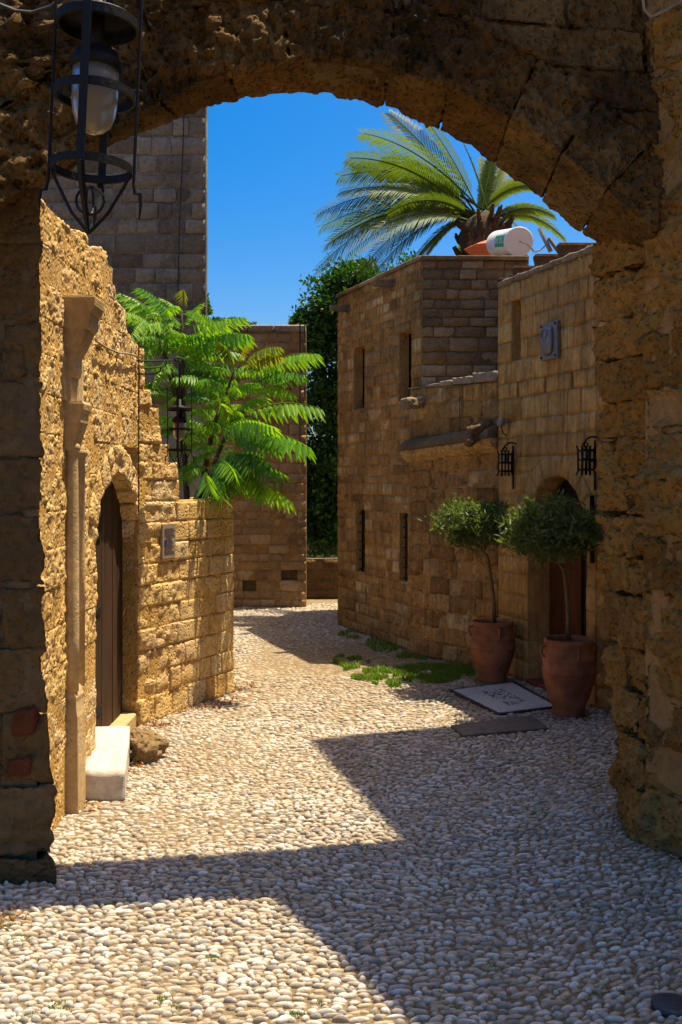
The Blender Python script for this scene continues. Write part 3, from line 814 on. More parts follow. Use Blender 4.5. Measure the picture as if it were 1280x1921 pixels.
MB().box(W2.pt(uC, .06, -.2), .36, 2 * hwD, .13, 0, .01).build('door_sill', M_CARVE, lw)
p = [W1.pt(0, 0, -.34), W1.pt(W1.L, 0, -.34), W2.pt(uD0 - .02, 0, -.37), W2.pt(uD0 - .02, 0, -.6), W1.pt(0, 0, -.7)]
MB().prism([(q.x, q.y) for q in p], 0, 3.8).build('wall_core', M_MORTL, lw)

# carved half column with capital and broken cornice, seen edge-on
pil = thing('carved_pilaster', 'carved stone half column with moulded capital and cornice against the sunlit wall', 'pilaster', (-1.72, 6.6, 0))
zp = lambda py: EYE + (HY - py) / F * 6.5
def profile_block(name, prof, y0, y1, xb=-1.87, label=None):
    """prof: list of (projection from x=-1.80, z) bottom to top; mitred at the far end too"""
    rings = []
    for (o, z) in prof:
        k = max(0.0, o) * .25
        rings.append([Vector((xb, y0 - k, z)), Vector((-1.80 + o, y0 - k, z)), Vector((-1.80 + o, y1 + k, z)), Vector((xb, y1 + k, z))])
    return MB().loft(rings).build(name, M_CARVE, pil)
profile_block('cornice', [(.05, zp(694)), (.06, zp(672)), (.09, zp(655)), (.12, zp(638)), (.135, zp(622)), (.135, zp(618)), (.16, zp(616)), (.165, zp(600)), (.17, zp(588)), (.185, zp(584)), (.20, zp(574)), (.205, zp(560)), (.19, zp(556))], 6.5, 6.66)
profile_block('frieze', [(.035, zp(775)), (.035, zp(706)), (.05, zp(704)), (.06, zp(690)), (.06, zp(672)), (.045, zp(668))], 6.51, 6.68)
profile_block('panel', [(.012, zp(752)), (.012, zp(668))], 6.42, 6.9)
profile_block('capital', [(.05, zp(845)), (.055, zp(835)), (.075, zp(815)), (.09, zp(800)), (.10, zp(792)), (.105, zp(775)), (.12, zp(768)), (.125, zp(758)), (.11, zp(752))], 6.51, 6.66)
mcol = MB(); prof = [(.045, zp(1300)), (.047, zp(1200)), (.046, zp(1000)), (.040, zp(870)), (.040, zp(846)), (.052, zp(843)), (.054, zp(836)), (.044, zp(832))]
mcol.lathe(prof, (-1.775, 6.56, 0), 20).build('column', M_CARVE, pil, smooth=True)
mcol = MB(); prof = [(.030, zp(1300)), (.030, zp(1060)), (.030, zp(860)), (.05, zp(850)), (.05, zp(842))]
mcol.lathe(prof, (-1.765, 6.74, 0), 16).build('colonnette', M_CARVE, pil, smooth=True)
profile_block('base', [(.075, -.02), (.072, zp(1348)), (.066, zp(1340)), (.060, zp(1322)), (.064, zp(1312)), (.05, zp(1300)), (.03, zp(1292))], 6.54, 6.70)

# marble step before the old door
st = MB()
b0 = [Vector((-1.76, 6.80, -.02)), Vector((-1.475, 6.80, -.02)), Vector((-1.66, 7.85, -.02)), Vector((-1.99, 7.85, -.02))]
def stepblk(b, t0, t1, name, par):
    def f(p):
        s, d = p[:, 0], p[:, 2]
        x = (b[0].x + (b[1].x - b[0].x) * s) * (1 - d) + (b[3].x + (b[2].x - b[3].x) * s) * d
        y = b[0].y + (b[3].y - b[0].y) * d; z = -.02 + ((t0 + (t1 - t0) * d) + .02) * p[:, 1]
        return np.stack([x, y, z], 1)
    v, t = block_arrays(f, (.3, .22, 1.05), (6, 5, 12), r=.012, amp=.006, freq=7, seed=3)
    return link(name, mesh_tris(name, v, t), M_MARBLE, par, None, None, True)
o = stepblk(b0, .21, .262, 'doorstep', None); tag(o, 'bright white marble doorstep block below the old plank door', 'doorstep')
v, t = block_arrays(lambda p: np.array([-1.63, 7.62, -.03]) + p * np.array([.235, .30, .27])[[0, 1, 2]][None, :] if False else np.stack([-1.645 + .20 * p[:, 0], 7.66 + .30 * p[:, 2], -.03 + .23 * p[:, 1]], 1), (.20, .23, .30), (16, 16, 16), r=.07, amp=.05, freq=9, seed=8, pits=.03, crust=.03)
o = link('boulder', mesh_tris('boulder', v, t), M_ROCK, None, None, None, True); tag(o, 'small rough brown boulder beside the white marble doorstep', 'rock')

# plaque with lettering on the wall
plq = thing('plaque', 'weathered grey plaque with small blue badge and rows of text on the sunlit wall', 'plaque', tuple(W3.pt(W3.uz(313, 1010)[0], 1.3, 0)))
a0, za_ = W3.uz(301, 983); a1, zb_ = W3.uz(326, 1046)
c = W3.pt((a0 + a1) / 2, (za_ + zb_) / 2, .008); rz = math.atan2(W3.U[1], W3.U[0])
MB().box(c, a1 - a0, .03, za_ - zb_, rz, .004).build('panel', M_PLAQUE, plq)
tx = MB()
for k in range(15):
    z = za_ - .05 - k * (za_ - zb_ - .08) / 15; wl_ = (a1 - a0) * random.uniform(.55, .8)
    x0 = a0 + (a1 - a0) * .14 + (0.03 if 4 < k < 9 else 0)
    for (u0, u1) in split(x0, x0 + wl_ - (0.03 if 4 < k < 9 else 0), .012, .035):
        tx.box(W3.pt((u0 + u1) / 2, z, .0245), u1 - u0 - .006, .003, .010, rz)
tx.build('lettering', M_INK, plq, 'stuff')
MB().box(W3.pt(a0 + (a1 - a0) * .22, W3.uz(307, 1018)[1], .0255), .03, .004, .055, rz).build('badge', M_BLUE, plq)

# cables on the left wall
def cable(name, label, pts, r=.006, mat=M_WIRE):
    o = MB().tube(pts, r, 5).build(name, mat); o['label'] = label; o['category'] = 'cable'; return o
cable('cable', 'thin black cable running straight down the sunlit wall beside the arched door', [W2.pt(W2.uz(253, 640)[0], W2.uz(253, py)[1], .034) for py in (642, 700, 760, 800, 850, 905, 960)], .006)
cable('cable', 'pale cable sagging across the sunlit wall towards the iron lamp bracket', [W2.pt(W2.uz(px)[0], W2.uz(px, py)[1], .036) for px, py in ((172, 640), (190, 652), (212, 661), (235, 664), (248, 668), (258, 680))], .008, M_COPING)

# ================================================================== FAR HOUSE (brown, with two rows of windows)
MW = bpy.data.materials['brown house stone']
A0, A1, A2 = (-.056, 15.05), (.995, 12.40), (2.35, 12.43)
ha = thing('stone_house', 'brown two-storey stone house with flat roof and narrow windows beyond the bend', 'house', (.8, 14, 0))
WA = Wall(A0, A1, (-1, -.4)); WA2 = Wall(A1, A2, (0, -1))
def win(wall, x0, x1, yt, yb):
    u0, zt0 = wall.uz(x0, yt); u1, _ = wall.uz(x1, yt); um = (u0 + u1) / 2; _, zb = wall.uz((x0 + x1) / 2, yb); _, zt = wall.uz((x0 + x1) / 2, yt)
    return [u0, u1, zb, zt]
wins = [win(WA, 663, 683, 652, 768), win(WA, 748, 771, 616, 750), win(WA, 667, 684, 955, 1070), win(WA, 749, 764, 962, 1094)]
HT = 4.95
zc = courses(0, HT, .142, .28)
near_z = lambda z: min(zc, key=lambda q: abs(q - z))
for w in wins: w[2], w[3] = near_z(w[2]), near_z(w[3])
R1 = []
for k in range(len(zc) - 1):
    iv = [(0, WA.L)]
    for w in wins:
        if zc[k] >= w[2] - .01 and zc[k + 1] <= w[3] + .01: iv = cut(iv, w[0], w[1])
    for (a, b) in iv: R1 += [(u0, u1, zc[k], zc[k + 1]) for u0, u1 in split(a, b, .11, .42)]
R2 = []
for k in range(len(zc) - 1):
    if zc[k + 1] < 2.9: continue
    R2 += [(u0, u1, zc[k], zc[k + 1]) for u0, u1 in split(0, WA2.L, .15, .4)]
used = [0]
R2.sort(key=lambda r: r[0])
lay(ha, WA2, R2[:], M_HOUSE2, SHARED[M_HOUSE2.name], .12, .009, .006, 100, used=used, mortar=M_MORTD, rec=.012)
used = [100]
R1s = sorted(R1, key=lambda r: -(r[0]))
lay(ha, WA, R1s, M_HOUSE, SHARED[M_HOUSE.name], .12, .007, .006, 300, used=used, mortar=M_MORT, rec=.009)
q = [WA.pt(0.13, 0, -.30), WA.pt(WA.L - .1, 0, -.30), WA2.pt(.35, 0, -.14), WA2.pt(WA2.L, 0, -.14), Vector((2.6, 17.0, 0)), Vector((.9, 17.0, 0))]
MB().prism([(p.x, p.y) for p in q], 0, HT - .02).build('wall_core', M_MORTD, ha)
WA0 = Wall((-.056, 15.05), (.5, 17.0), (-1, .2))
lay(ha, WA0, [(u0, u1, zc[k], zc[k + 1]) for k in range(len(zc) - 1) for u0, u1 in split(0, WA0.L, .3, .6)], M_HOUSE, SHARED[M_HOUSE.name], .12, .009, .006, 0, used=[1], mortar=M_MORTD)
for i, w in enumerate(wins):
    uc = (w[0] + w[1]) / 2; rz = math.atan2(WA.U[1], WA.U[0]); wd = w[1] - w[0]; hz = w[3] - w[2]
    wo_ = MB().box(WA.pt(uc, (w[2] + w[3]) / 2, -.255 if i < 2 else -.135), wd + .06, .05, hz + .06, rz).build('window', M_DARKHOLE if i > 1 else M_HOUSE2, ha)
    if i > 1:
        for k in range(7):
            z = w[2] + hz * (k + .5) / 7
            MB().tube([WA.pt(w[0], z, -.06), WA.pt(w[1], z, -.06)], .008, 5).build('bar', M_IRON, wo_)
        for k in range(2):
            u = w[0] + wd * (k + 1) / 3
            MB().tube([WA.pt(u, w[2], -.06), WA.pt(u, w[3], -.06)], .008, 5).build('bar', M_IRON, wo_)
    else:
        for k in range(max(2, int(hz / .16))):
            z = w[2] + hz * (k + .5) / int(hz / .16)
            MB().box(WA.pt(uc, z, -.222), wd - .02, .03, hz / int(hz / .16) - .012, rz, .006).build('stone', M_HOUSE2, wo_)
    MB().box(WA.pt(uc, w[2] + .012, -.12), wd, .23, .03, rz, .004).build('sill', M_HOUSE, wo_)
# coping (thin flat stones along the roof edge)
for (wl_, a, b) in ((WA, 0, WA.L), (WA2, 0, WA2.L)):
    rz = math.atan2(wl_.U[1], wl_.U[0])
    for (u0, u1) in split(a, b, .4, .6): MB().box(wl_.pt((u0 + u1) / 2, HT + .02, -.07), u1 - u0 - .006, .2, .05, rz, .008).build('coping', M_HOUSE2, ha)
# water spouts
for (px, py, w) in ((646, 578, .30), (730, 532, .34)):
    u, z = WA.uz(px + 6, py); d = WA.N
    s = MB(); a = WA.pt(u, z, -.05); b = WA.pt(u, z - .015, .26); t = WA.U
    T = Vector((t[0], t[1], 0)) * .065; up = Vector((0, 0, .05))
    s.loft([[a - T - up, a + T - up, a + T + up, a - T + up], [b - T * .8 - up * .6, b + T * .8 - up * .6, b + T * .8 + up * .8, b - T * .8 + up * .8]])
    s.build('spout', M_HOUSE2, ha)

# ================================================================== LOW STONE PROJECTION with rounded ledge
hb = thing('lean_to_house', 'low rough stone house front with rounded drip ledge and broken parapet between the two houses', 'house', (1.4, 12, 0))
WB = Wall((.86, 12.50), (1.80, 11.42), (-.7, -.7))
tops = lambda u: 3.33 + .14 * u / WB.L
zc = courses(0, 3.33, .2, .15)
R = []
for k in range(len(zc) - 1):
    R += [(u0, u1, zc[k], zc[k + 1]) for u0, u1 in split(0, WB.L, .2, .42)]
sd = 0
for (u0, u1, z0, z1) in R:
    sd += 1
    fine_stone(WB, (u0, u1, u0, u1, z0, z1), random.uniform(-.008, .008), .2, (7, 6, 2), .016, sd * .21, M_HOUSE, hb, g=.004, pits=.014)
mortar_cells(hb, WB, [(a, b, a, b, c, d) for a, b, c, d in R], M_MORT, .24, .010)
for (u0, u1) in split(0, WB.L, .2, .36):
    fine_stone(WB, (u0, u1, u0, u1, 3.335, (tops(u0) + tops(u1)) / 2 + .012), .02, .3, (7, 4, 4), .012, u0 * 3, M_COPING, hb, 'coping', g=.002)
q = [WB.pt(.15, 0, -.2), WB.pt(WB.L, 0, -.2), Vector((2.6, 11.6, 0)), Vector((2.5, 12.42, 0)), Vector((1.0, 12.39, 0))]
MB().prism([(p.x, p.y) for p in q], 0, [3.3, 3.42, 3.44, 3.44, 3.3]).build('wall_core', M_MORT, hb)
# ledge
def ledge_part(name, prof, mat, sd_, amp):
    nu = 60; rings = []
    for i in range(nu + 1):
        u = -.02 + (WB.L + .02) * i / nu; zt = 2.62 + .12 * u / WB.L; ring = []
        for j, (o, dz) in enumerate(prof):
            q_ = np.array([[u * 11, o * 30 + dz * 12, sd_]]); k_ = amp * float(vnoise(q_)[0]) + amp * .7 * float(vnoise(q_ * 2.7)[0])
            ring.append(WB.pt(u, zt + dz + k_ * .7, o + k_))
        rings.append(ring)
    MB().loft(rings).build(name, mat, hb, smooth=True)
ledge_part('ledge', [(-.06, .10), (.01, .085), (.06, .07), (.11, .045), (.15, .015), (.175, -.02), (.18, -.045), (.165, -.062), (.12, -.066), (-.06, -.066)], M_LEDGE, 1.0, .014)
ledge_part('cove', [(-.06, -.05), (.145, -.062), (.148, -.085), (.125, -.12), (.085, -.155), (.04, -.18), (.005, -.20), (-.06, -.205)], M_HOUSE, 4.0, .010)
u, z = WB.uz(790, 755)
v, t = block_arrays(lambda p: np.array([list(WB.pt(u - .07 + .15 * a, z - .06 + .13 * b - .03 * (1 - d), .30 - .34 * d)) for a, b, d in p]), (.15, .13, .34), (6, 6, 8), r=.03, amp=.015, freq=12, seed=2)
link('spout', mesh_tris('spout', v, t), M_HOUSE2, hb, None, None, True)
u, z = WB.uz(912, 800)
v, t = block_arrays(lambda p: np.array([list(WB.pt(u - .09 + .2 * a * (1 - .3 * (1 - d)), z - .13 + .22 * b - .12 * (1 - d), .30 - .34 * d)) for a, b, d in p]), (.2, .22, .34), (8, 8, 8), r=.06, amp=.045, freq=10, seed=5)
link('gargoyle', mesh_tris('gargoyle', v, t), M_LEDGE, hb, None, None, True)
cable('cable', 'thin dark cable down the low rough house front above the rounded ledge', [WB.pt(WB.uz(866)[0], WB.uz(866, py)[1], .03) for py in (735, 760, 790, 815)], .004)

# ================================================================== HOUSE with arched door (right)
hc = thing('stone_house', 'tan stone house with arched brown door and three slit openings on the right', 'house', (2.6, 10.4, 0))
WC = Wall((1.80, 11.42), (2.45, 9.55), (-1, -.3)); WC2 = Wall((2.45, 9.55), (3.17, 7.45), (-1, -.3))
uD0, uD1 = WC.uz(990)[0], WC.uz(1100)[0]; uCC = (uD0 + uD1) / 2; hwC = (uD1 - uD0) / 2; zSC, zAC = 1.62, 2.24
def half_c(z, g=0.0):
    if z <= zSC: return hwC + g
    t = (z - zSC) / (zAC + g - zSC)
    return (hwC + g) * math.sqrt(max(0, 1 - t * t)) if t < 1 else 0
HC = 4.40
zc = courses(0, HC, .225, .2)
nzc = lambda z: min(zc, key=lambda q: abs(q - z))
openings = []
a, zt = WC.uz(960, 562); b, zb = WC.uz(977, 660); zt, zb = nzc(zt), nzc(zb)
if zt - zb < .2: zt = zc[zc.index(zb) + 2]
niche = (a, b, zb, zt); openings.append(niche)
for px, y0, y1 in ((971.5, 730, 762), (1022.5, 718, 757), (1073.5, 708, 750)):
    u, zt = WC.uz(px, y0); _, zb = WC.uz(px, y1); k = min(range(len(zc) - 1), key=lambda i: abs((zc[i] + zc[i + 1]) / 2 - (zt + zb) / 2))
    openings.append((u - .022, u + .028, zc[k], zc[k + 1]))
VC = [z for z in zc if z > zAC + .18][0] - zAC; RC = []; QC = []
for k in range(len(zc) - 1):
    z0, z1 = zc[k], zc[k + 1]; iv = [(0, WC.L)]
    for (a, b, c, d) in openings:
        if z0 >= c - .01 and z1 <= d + .01: iv = cut(iv, a, b)
    if z0 < zAC + VC - .03:
        h0, h1 = half_c(z0, VC), half_c(z1, VC)
        if z0 < zSC - .1: h0 = h1 = hwC
        if z1 > zAC + VC: h1 = 0
        for (a, b) in split(0, uCC - h0 - .1, .28, .5):
            last = abs(b - (uCC - h0 - .1)) < 1e-6
            if last: QC.append((a, uCC - h0, a, uCC - h1, z0, z1))
            else: RC.append((a, b, z0, z1))
        if h0 != h1: QC.append((uCC + h0, WC.L, uCC + h1, WC.L, z0, z1))
        else: RC.append((uCC + h0, WC.L, z0, z1))
    else:
        for (a, b) in iv: RC += [(u0, u1, z0, z1) for u0, u1 in split(a, b, .15, .42)]
SHC = unit_variants(8, [M_DOORH], (.40, .245, .30), (6, 5, 1), r=.006, amp=.008, freq=8, octv=3)[M_DOORH.name]
used = [0]
lay(hc, WC, RC, M_DOORH, SHC, .3, .003, .004, 300, used=used, mortar=M_DOORH, rec=.007)
for i, q in enumerate(QC): fine_stone(WC, q, 0, .3, (4, 4, 1), .004, i, M_DOORH, hc, g=.0025, pits=0)
mortar_cells(hc, WC, QC, M_DOORH, .32, .007)
lay(hc, WC2, [(u0, u1, zc[k], zc[k + 1]) for k in range(len(zc) - 1) for u0, u1 in split(0, WC2.L, .35, .6)], M_DOORH, SHARED[M_DOORH.name], .3, .005, .004, 0, used=[1], mortar=M_MORT, rec=.007)
door_vous(WC, uCC, hwC, zSC, zAC, VC, 11, hc, M_DOORH, .27, (4, 4, 3), .004, out=.004, r=.006)
rzc = math.atan2(WC.U[1], WC.U[0])
MB().box(WC.pt((niche[0] + niche[1]) / 2, (niche[2] + niche[3]) / 2, -.2), niche[1] - niche[0] + .04, .04, niche[3] - niche[2], rzc).build('window', M_HOUSE2, hc)
for (a, b, c, d) in openings[1:]:
    MB().box(WC.pt((a + b) / 2, (c + d) / 2, -.25), b - a + .04, .04, d - c, rzc).build('slit_window', M_DARKHOLE, hc)
q = [WC.pt(.12, 0, -.32), WC.pt(uD0 - .03, 0, -.32), WC.pt(uD0 - .03, 0, -.9), WC.pt(uD1 + .03, 0, -.9), WC.pt(uD1 + .03, 0, -.32), WC.pt(WC.L, 0, -.32), WC2.pt(WC2.L, 0, -.32), Vector((6, 7.4, 0)), Vector((6, 12.4, 0)), Vector((2.0, 12.4, 0))]
MB().prism([(p.x, p.y) for p in q], 0, zAC + .25).build('wall_core', M_MORT, hc)
q = [WC.pt(.12, 0, -.28), WC.pt(WC.L, 0, -.28), WC2.pt(WC2.L, 0, -.28), Vector((6, 7.4, 0)), Vector((6, 12.4, 0)), Vector((2.0, 12.4, 0))]
MB().prism([(p.x, p.y) for p in q], zAC + .26, HC - .01).build('wall_core', M_MORT, hc)
# coping along the parapet
for (wl_, n_) in ((WC, 0), (WC2, 0)):
    rz = math.atan2(wl_.U[1], wl_.U[0]); kk = 0
    for (u0, u1) in split(0, wl_.L, .3, .5):
        kk += 1
        fine_stone(wl_, (u0, u1, u0, u1, HC + .002, HC + .065), .02, .3, (8, 3, 5), .012, u0 * 5, M_COPING, hc, 'coping', g=.001, pits=.006)
# door: two panelled leaves, the far one shut and the near one ajar
dr = MB().box(WC.pt(uCC - .02, 1.08, -.31), 2 * hwC + .1, .04, 2.3, rzc).build('door', M_DARKHOLE, hc); dr['label'] = 'brown panelled double door inside the arch'
lw_ = .62
ux = uCC - hwC + .02 + lw_ / 2
L1 = MB().box(WC.pt(ux, 1.0, -.272), lw_, .03, 1.98, rzc, .004).build('leaf', M_REDDOOR, dr)
for (z, h) in ((.34, .5), (.98, .58), (1.6, .46)):
    for du in (-.15, .15):
        MB().box(WC.pt(ux + du, z, -.256), .20, .014, h, rzc, .006).build('panel', M_REDDOOR, dr)
ux2 = uCC + hwC - .02 - .16
MB().box(WC.pt(ux2, 1.0, -.27), .30, .03, 1.98, rzc, .004).build('leaf', M_REDDOOR, dr)
for (z, h) in ((.34, .5), (.98, .58), (1.6, .46)):
    MB().box(WC.pt(ux2, z, -.254), .19, .014, h, rzc, .006).build('panel', M_REDDOOR, dr)
MB().box(WC.pt(uCC, .015, -.14), 2 * hwC - .01, .34, .06, rzc, .006).build('threshold', M_REDSTEP, hc)
# tall upper storey further along the same house
UE = [(2.70, 9.49), (3.40, 6.9), (3.75, 5.7), (6.2, 5.9), (6.2, 10.6)]
tall = thing('house_tower', 'tall plain stone upper storey behind the arch on the right', 'house', (4.5, 8, 4.4))
MB().prism(UE, 4.39, 11.1).build('wall_core', M_MORT, tall)
WT1 = Wall(UE[0], UE[1], (-1, 0)); WT2 = Wall(UE[0], UE[4], (0, 1))
tz = courses(4.47, 11.1, .27, .08)
for w_ in (WT1, WT2):
    lay(tall, w_, [(u0, u1, tz[k], tz[k + 1]) for k in range(len(tz) - 1) for u0, u1 in split(0, w_.L, .4, .7)], M_DOORH, SHARED[M_DOORH.name], .06, .006, .004, 0, used=[1])
# beams on the roof
for (px, py, Y) in ((935, 521, 12.2), (963, 499, 11.6), (1003, 477, 11.0), (1047, 456, 10.4)):
    p = P(px, py, Y)
    s = MB(); L = 1.5
    s.add([p + Vector((0, 0, -.02)), p + Vector((.05, 0, -.25)), p + Vector((L, .05, -.25)), p + Vector((L, .05, -.02)), p + Vector((0, .09, -.02)), p + Vector((.05, .09, -.25)), p + Vector((L, .14, -.25)), p + Vector((L, .14, -.02))],
          [(0, 1, 2, 3), (4, 7, 6, 5), (0, 4, 5, 1), (3, 2, 6, 7), (1, 5, 6, 2), (0, 3, 7, 4)])
    b = s.build('beam', M_BEAM, hc)
    MB().box(p + Vector((L / 2 + .01, .07, -.008)), L, .14, .02, .033).build('lit_top', M_BEAMTOP, b)  # added paler strip paints the sunlit upper edge of the beam

# grey relief box on the wall
bxo = thing('meter_box', 'grey metal wall box with pressed relief and corner bolts high on the tan house', 'box', tuple(WC.pt(WC.uz(1040)[0], 3.4, 0)))
a, zt = WC.uz(1022, 606); b, zb = WC.uz(1053, 674); zt = WC.uz(1040, 604)[1]; zb = WC.uz(1040, 674)[1]; uc = (a + b) / 2; zc_ = (zt + zb) / 2
MB().box(WC.pt(uc, zc_, .028), b - a, .05, zt - zb, rzc, .008).build('plate', M_GREY, bxo)
rings = []
for (o, k) in ((.052, 1.0), (.085, .86), (.10, .6), (.104, .3)):
    rings.append([WC.pt(uc + math.copysign(abs(math.cos(t)) ** .5, math.cos(t)) * (b - a) * .33 * k, zc_ + math.copysign(abs(math.sin(t)) ** .6, math.sin(t)) * (zt - zb) * .40 * k, o) for t in np.linspace(0, 2 * math.pi, 25)[:-1]])
MB().loft(rings).build('relief', M_GREY, bxo, smooth=True)
MB().tube([WC.pt(uc + math.cos(t) * .055, zc_ + .07 + math.sin(t) * .055, .105) for t in np.linspace(0, 2 * math.pi, 17)[:-1]], .008, 6, True).build('ring', M_GREY, bxo)
for su in (-.42, .42):
    for sz in (-.42, .42):
        MB().box(WC.pt(uc + su * (b - a), zc_ + sz * (zt - zb), .056), .022, .012, .022, rzc).build('bolt', M_IRON, bxo)

# wall lanterns of iron bars
def wall_lantern(px, py, label, swing=0.12):
    u, z = WC.uz(px, py)
    base = WC.pt(u, z, 0); t = thing('wall_lantern', label, 'lantern', tuple(base), 'iron cage lanterns either side of the arched door')
    k = WC.pt(u, z, swing); s = .056
    U = Vector((.16, -1, 0)).normalized(); N = Vector((-1, -.16, 0)).normalized(); up = Vector((0, 0, .82))
    for hz in (-.10, .015, .125):
        q = [k + (U * a + N * b) * s + up * hz for a, b in ((-1, -1), (1, -1), (1, 1), (-1, 1))]
        MB().tube([q[0], q[1], q[2], q[3]], .011, 4, True).build('hoop', M_IRON, t)
    for a, b in ((-1, -1), (1, -1), (1, 1), (-1, 1), (1, .3), (1, -.35), (-1, .3), (-1, -.35)):
        c = k + (U * a + N * b) * s
        e = .25 if abs(a) == 1 and abs(b) == 1 else .0
        o = (U * a + N * b) * s * e
        MB().tube([c + o * .8 + up * .18, c + up * .13, c - up * .11, c + o - up * .165], .0085, 4).build('bar', M_IRON, t)
    MB().tube([k + N * (-.075 - .09 * math.cos(a_)) * 1.0 + up * (.19 + .095 * math.sin(a_)) for a_ in np.linspace(-.4, math.pi + .3, 14)], .0095, 5).build('hook', M_IRON, t)
    MB().tube([k + N * (.03 * math.cos(a_) * (1 - a_ / 9)) + up * (.185 + .04 * math.sin(a_) * (1 - a_ / 9)) for a_ in np.linspace(0, 5, 12)], .008, 5).build('scroll', M_IRON, t)
    MB().tube([WC.pt(u, z - .28, .02), WC.pt(u, z + .2, .02)], .011, 5).build('back_rod', M_IRON, t)
    for hz in (.12, .0):
        MB().tube([WC.pt(u, z + hz, .02), k + up * hz - N * s], .008, 5).build('arm', M_IRON, t)
    MB().lathe([(.026, -.02), (.03, .03), (.022, .07), (.01, .09)], k + up * .02, 10).build('bulb_holder', M_GREY, t, smooth=True)
wall_lantern(966, 870, 'black iron cage lantern on the tan wall left of the arched door')
wall_lantern(1120, 865, 'black iron cage lantern right of the arched door, partly hidden by the pier')

# spotlight by the gargoyle
sp = thing('spotlight', 'small grey spotlight fixed to the corner of the tan house', 'spotlight', tuple(WC.pt(.03, 2.85, 0)))
p = P(940, 793, 11.15)
MB().lathe([(.02, -.04), (.045, -.03), (.05, .02), (.03, .05)], p, 14).build('housing', M_GREY, sp, smooth=True)
MB().tube([p + Vector((.0, 0, -.03)), p + Vector((.03, .02, -.12)), p + Vector((.09, .06, -.15))], .008, 5).build('cable', M_WIRE, sp)
MB().tube([p, p + Vector((.13, .05, .01))], .012, 6).build('bracket', M_GREY, sp)

# drain pipe beside the door, mostly hidden by the pier
o = MB().tube([WC.pt(WC.uz(1116)[0], 2.05, .03), WC.pt(WC.uz(1116)[0], 1.4, .03)], .022, 8).build('pipe', M_IRON); tag(o, 'short dark upright pipe on the tan wall right of the arched door', 'pipe')

# ================================================================== BACK WALL, TOWER, LOW WALL
bw = thing('garden_wall', 'tall plain stone wall across the end of the street behind the green tree', 'wall', (-1.5, 17.2, 0))
WD = Wall((-4.6, 17.1), (-.60, 17.1), (0, -1))
zc = courses(0, 4.74, .16, .2)
holes = [(*[WD.uz(x)[0] for x in (528, 559)], WD.uz(540, 1077)[1]), (*[WD.uz(x)[0] for x in (455, 481)], WD.uz(465, 1096)[1])]
R = []
for k in range(len(zc) - 1):
    iv = [(2.0, WD.L)]
    for (a, b, z) in holes:
        if zc[k] <= z < zc[k + 1]: iv = cut(iv, a, b)
    for (a, b) in iv: R += [(u0, u1, zc[k], zc[k + 1]) for u0, u1 in split(a, b, .18, .44)]
R.sort(key=lambda r: -r[0])
lay(bw, WD, R, M_BACK, SHARED[M_BACK.name], .14, .007, .007, 300, mortar=M_MORT, rec=.010)
MB().prism([(-4.6, 17.16), (-.74, 17.16), (-.95, 19.6), (-4.6, 19.6)], 0, 4.74).build('wall_core', M_MORTD, bw)
for (u0, u1) in split(1.6, WD.L, .5, .8):
    MB().box(WD.pt((u0 + u1) / 2, 4.80, -.1), u1 - u0 - .008, .3, .12, 0, .02).build('coping', M_COPING, bw)
WDs = Wall((-.60, 17.1), (-.9, 19.6), (1, .2))
lay(bw, WDs, [(u0, u1, zc[k], zc[k + 1]) for k in range(len(zc) - 1) for u0, u1 in split(0, WDs.L, .3, .6)], M_BACK, SHARED[M_BACK.name], .14, .008, .007, 0, used=[1])
cable('cable', 'black cable down the right end of the back wall', [P(563, py, 17.05) for py in (608, 640, 680, 730, 800, 850)], .012)
cable('cable', 'second black cable beside it, nearest the corner of the back wall', [P(572 + dx, py, 17.05) for dx, py in ((0, 608), (-1, 650), (1, 690), (0, 740))], .010)

tw = thing('stone_tower', 'tall grey stone tower rising behind the left wall', 'tower', (-3.2, 13.5, 0))
WTW = Wall((-4.9, 13.0), (-1.77, 13.0), (0, -1))
zc = courses(3.2, 8.2, .216, .15)
R = [(u0, u1, zc[k], zc[k + 1]) for k in range(len(zc) - 1) for u0, u1 in split(.4, WTW.L, .18, .46)]
R.sort(key=lambda r: (abs(r[2] - 5.2) > 1.8, -r[0]))
lay(tw, WTW, R, M_TOWER, SHARED[M_TOWER.name], .14, .010, .008, 300, mortar=M_TOWER, rec=.013)
MB().prism([(-4.9, 13.08), (-1.80, 13.08), (-2.6, 16.0), (-5.7, 16.0)], 0, 10.5).build('wall_core', M_TOWER, tw)
cable('cable', 'black cable hanging down the face of the grey tower', [P(px, py, 12.93) for px, py in ((345, 200), (344, 260), (341, 330), (337, 420), (335, 500), (333, 570), (332, 640))], .009)

lowd = thing('low_wall', 'low dark stone wall at the far end of the street below the evergreen tree', 'wall', (0, 18.4, 0))
WL = Wall((-1.2, 18.35), (.8, 18.35), (0, -1)); zc = courses(0, .74, .18); SHLOW = unit_variants(4, [M_LPIER], (.30, .17, .12), (4, 3, 1), r=.016, amp=.011, freq=9, octv=2)[M_LPIER.name]
lay(lowd, WL, [(u0, u1, zc[k], zc[k + 1]) for k in range(4) for u0, u1 in split(0, WL.L, .25, .5)], M_LPIER, SHLOW, .2, .01, .008, 300, mortar=M_MORTD)

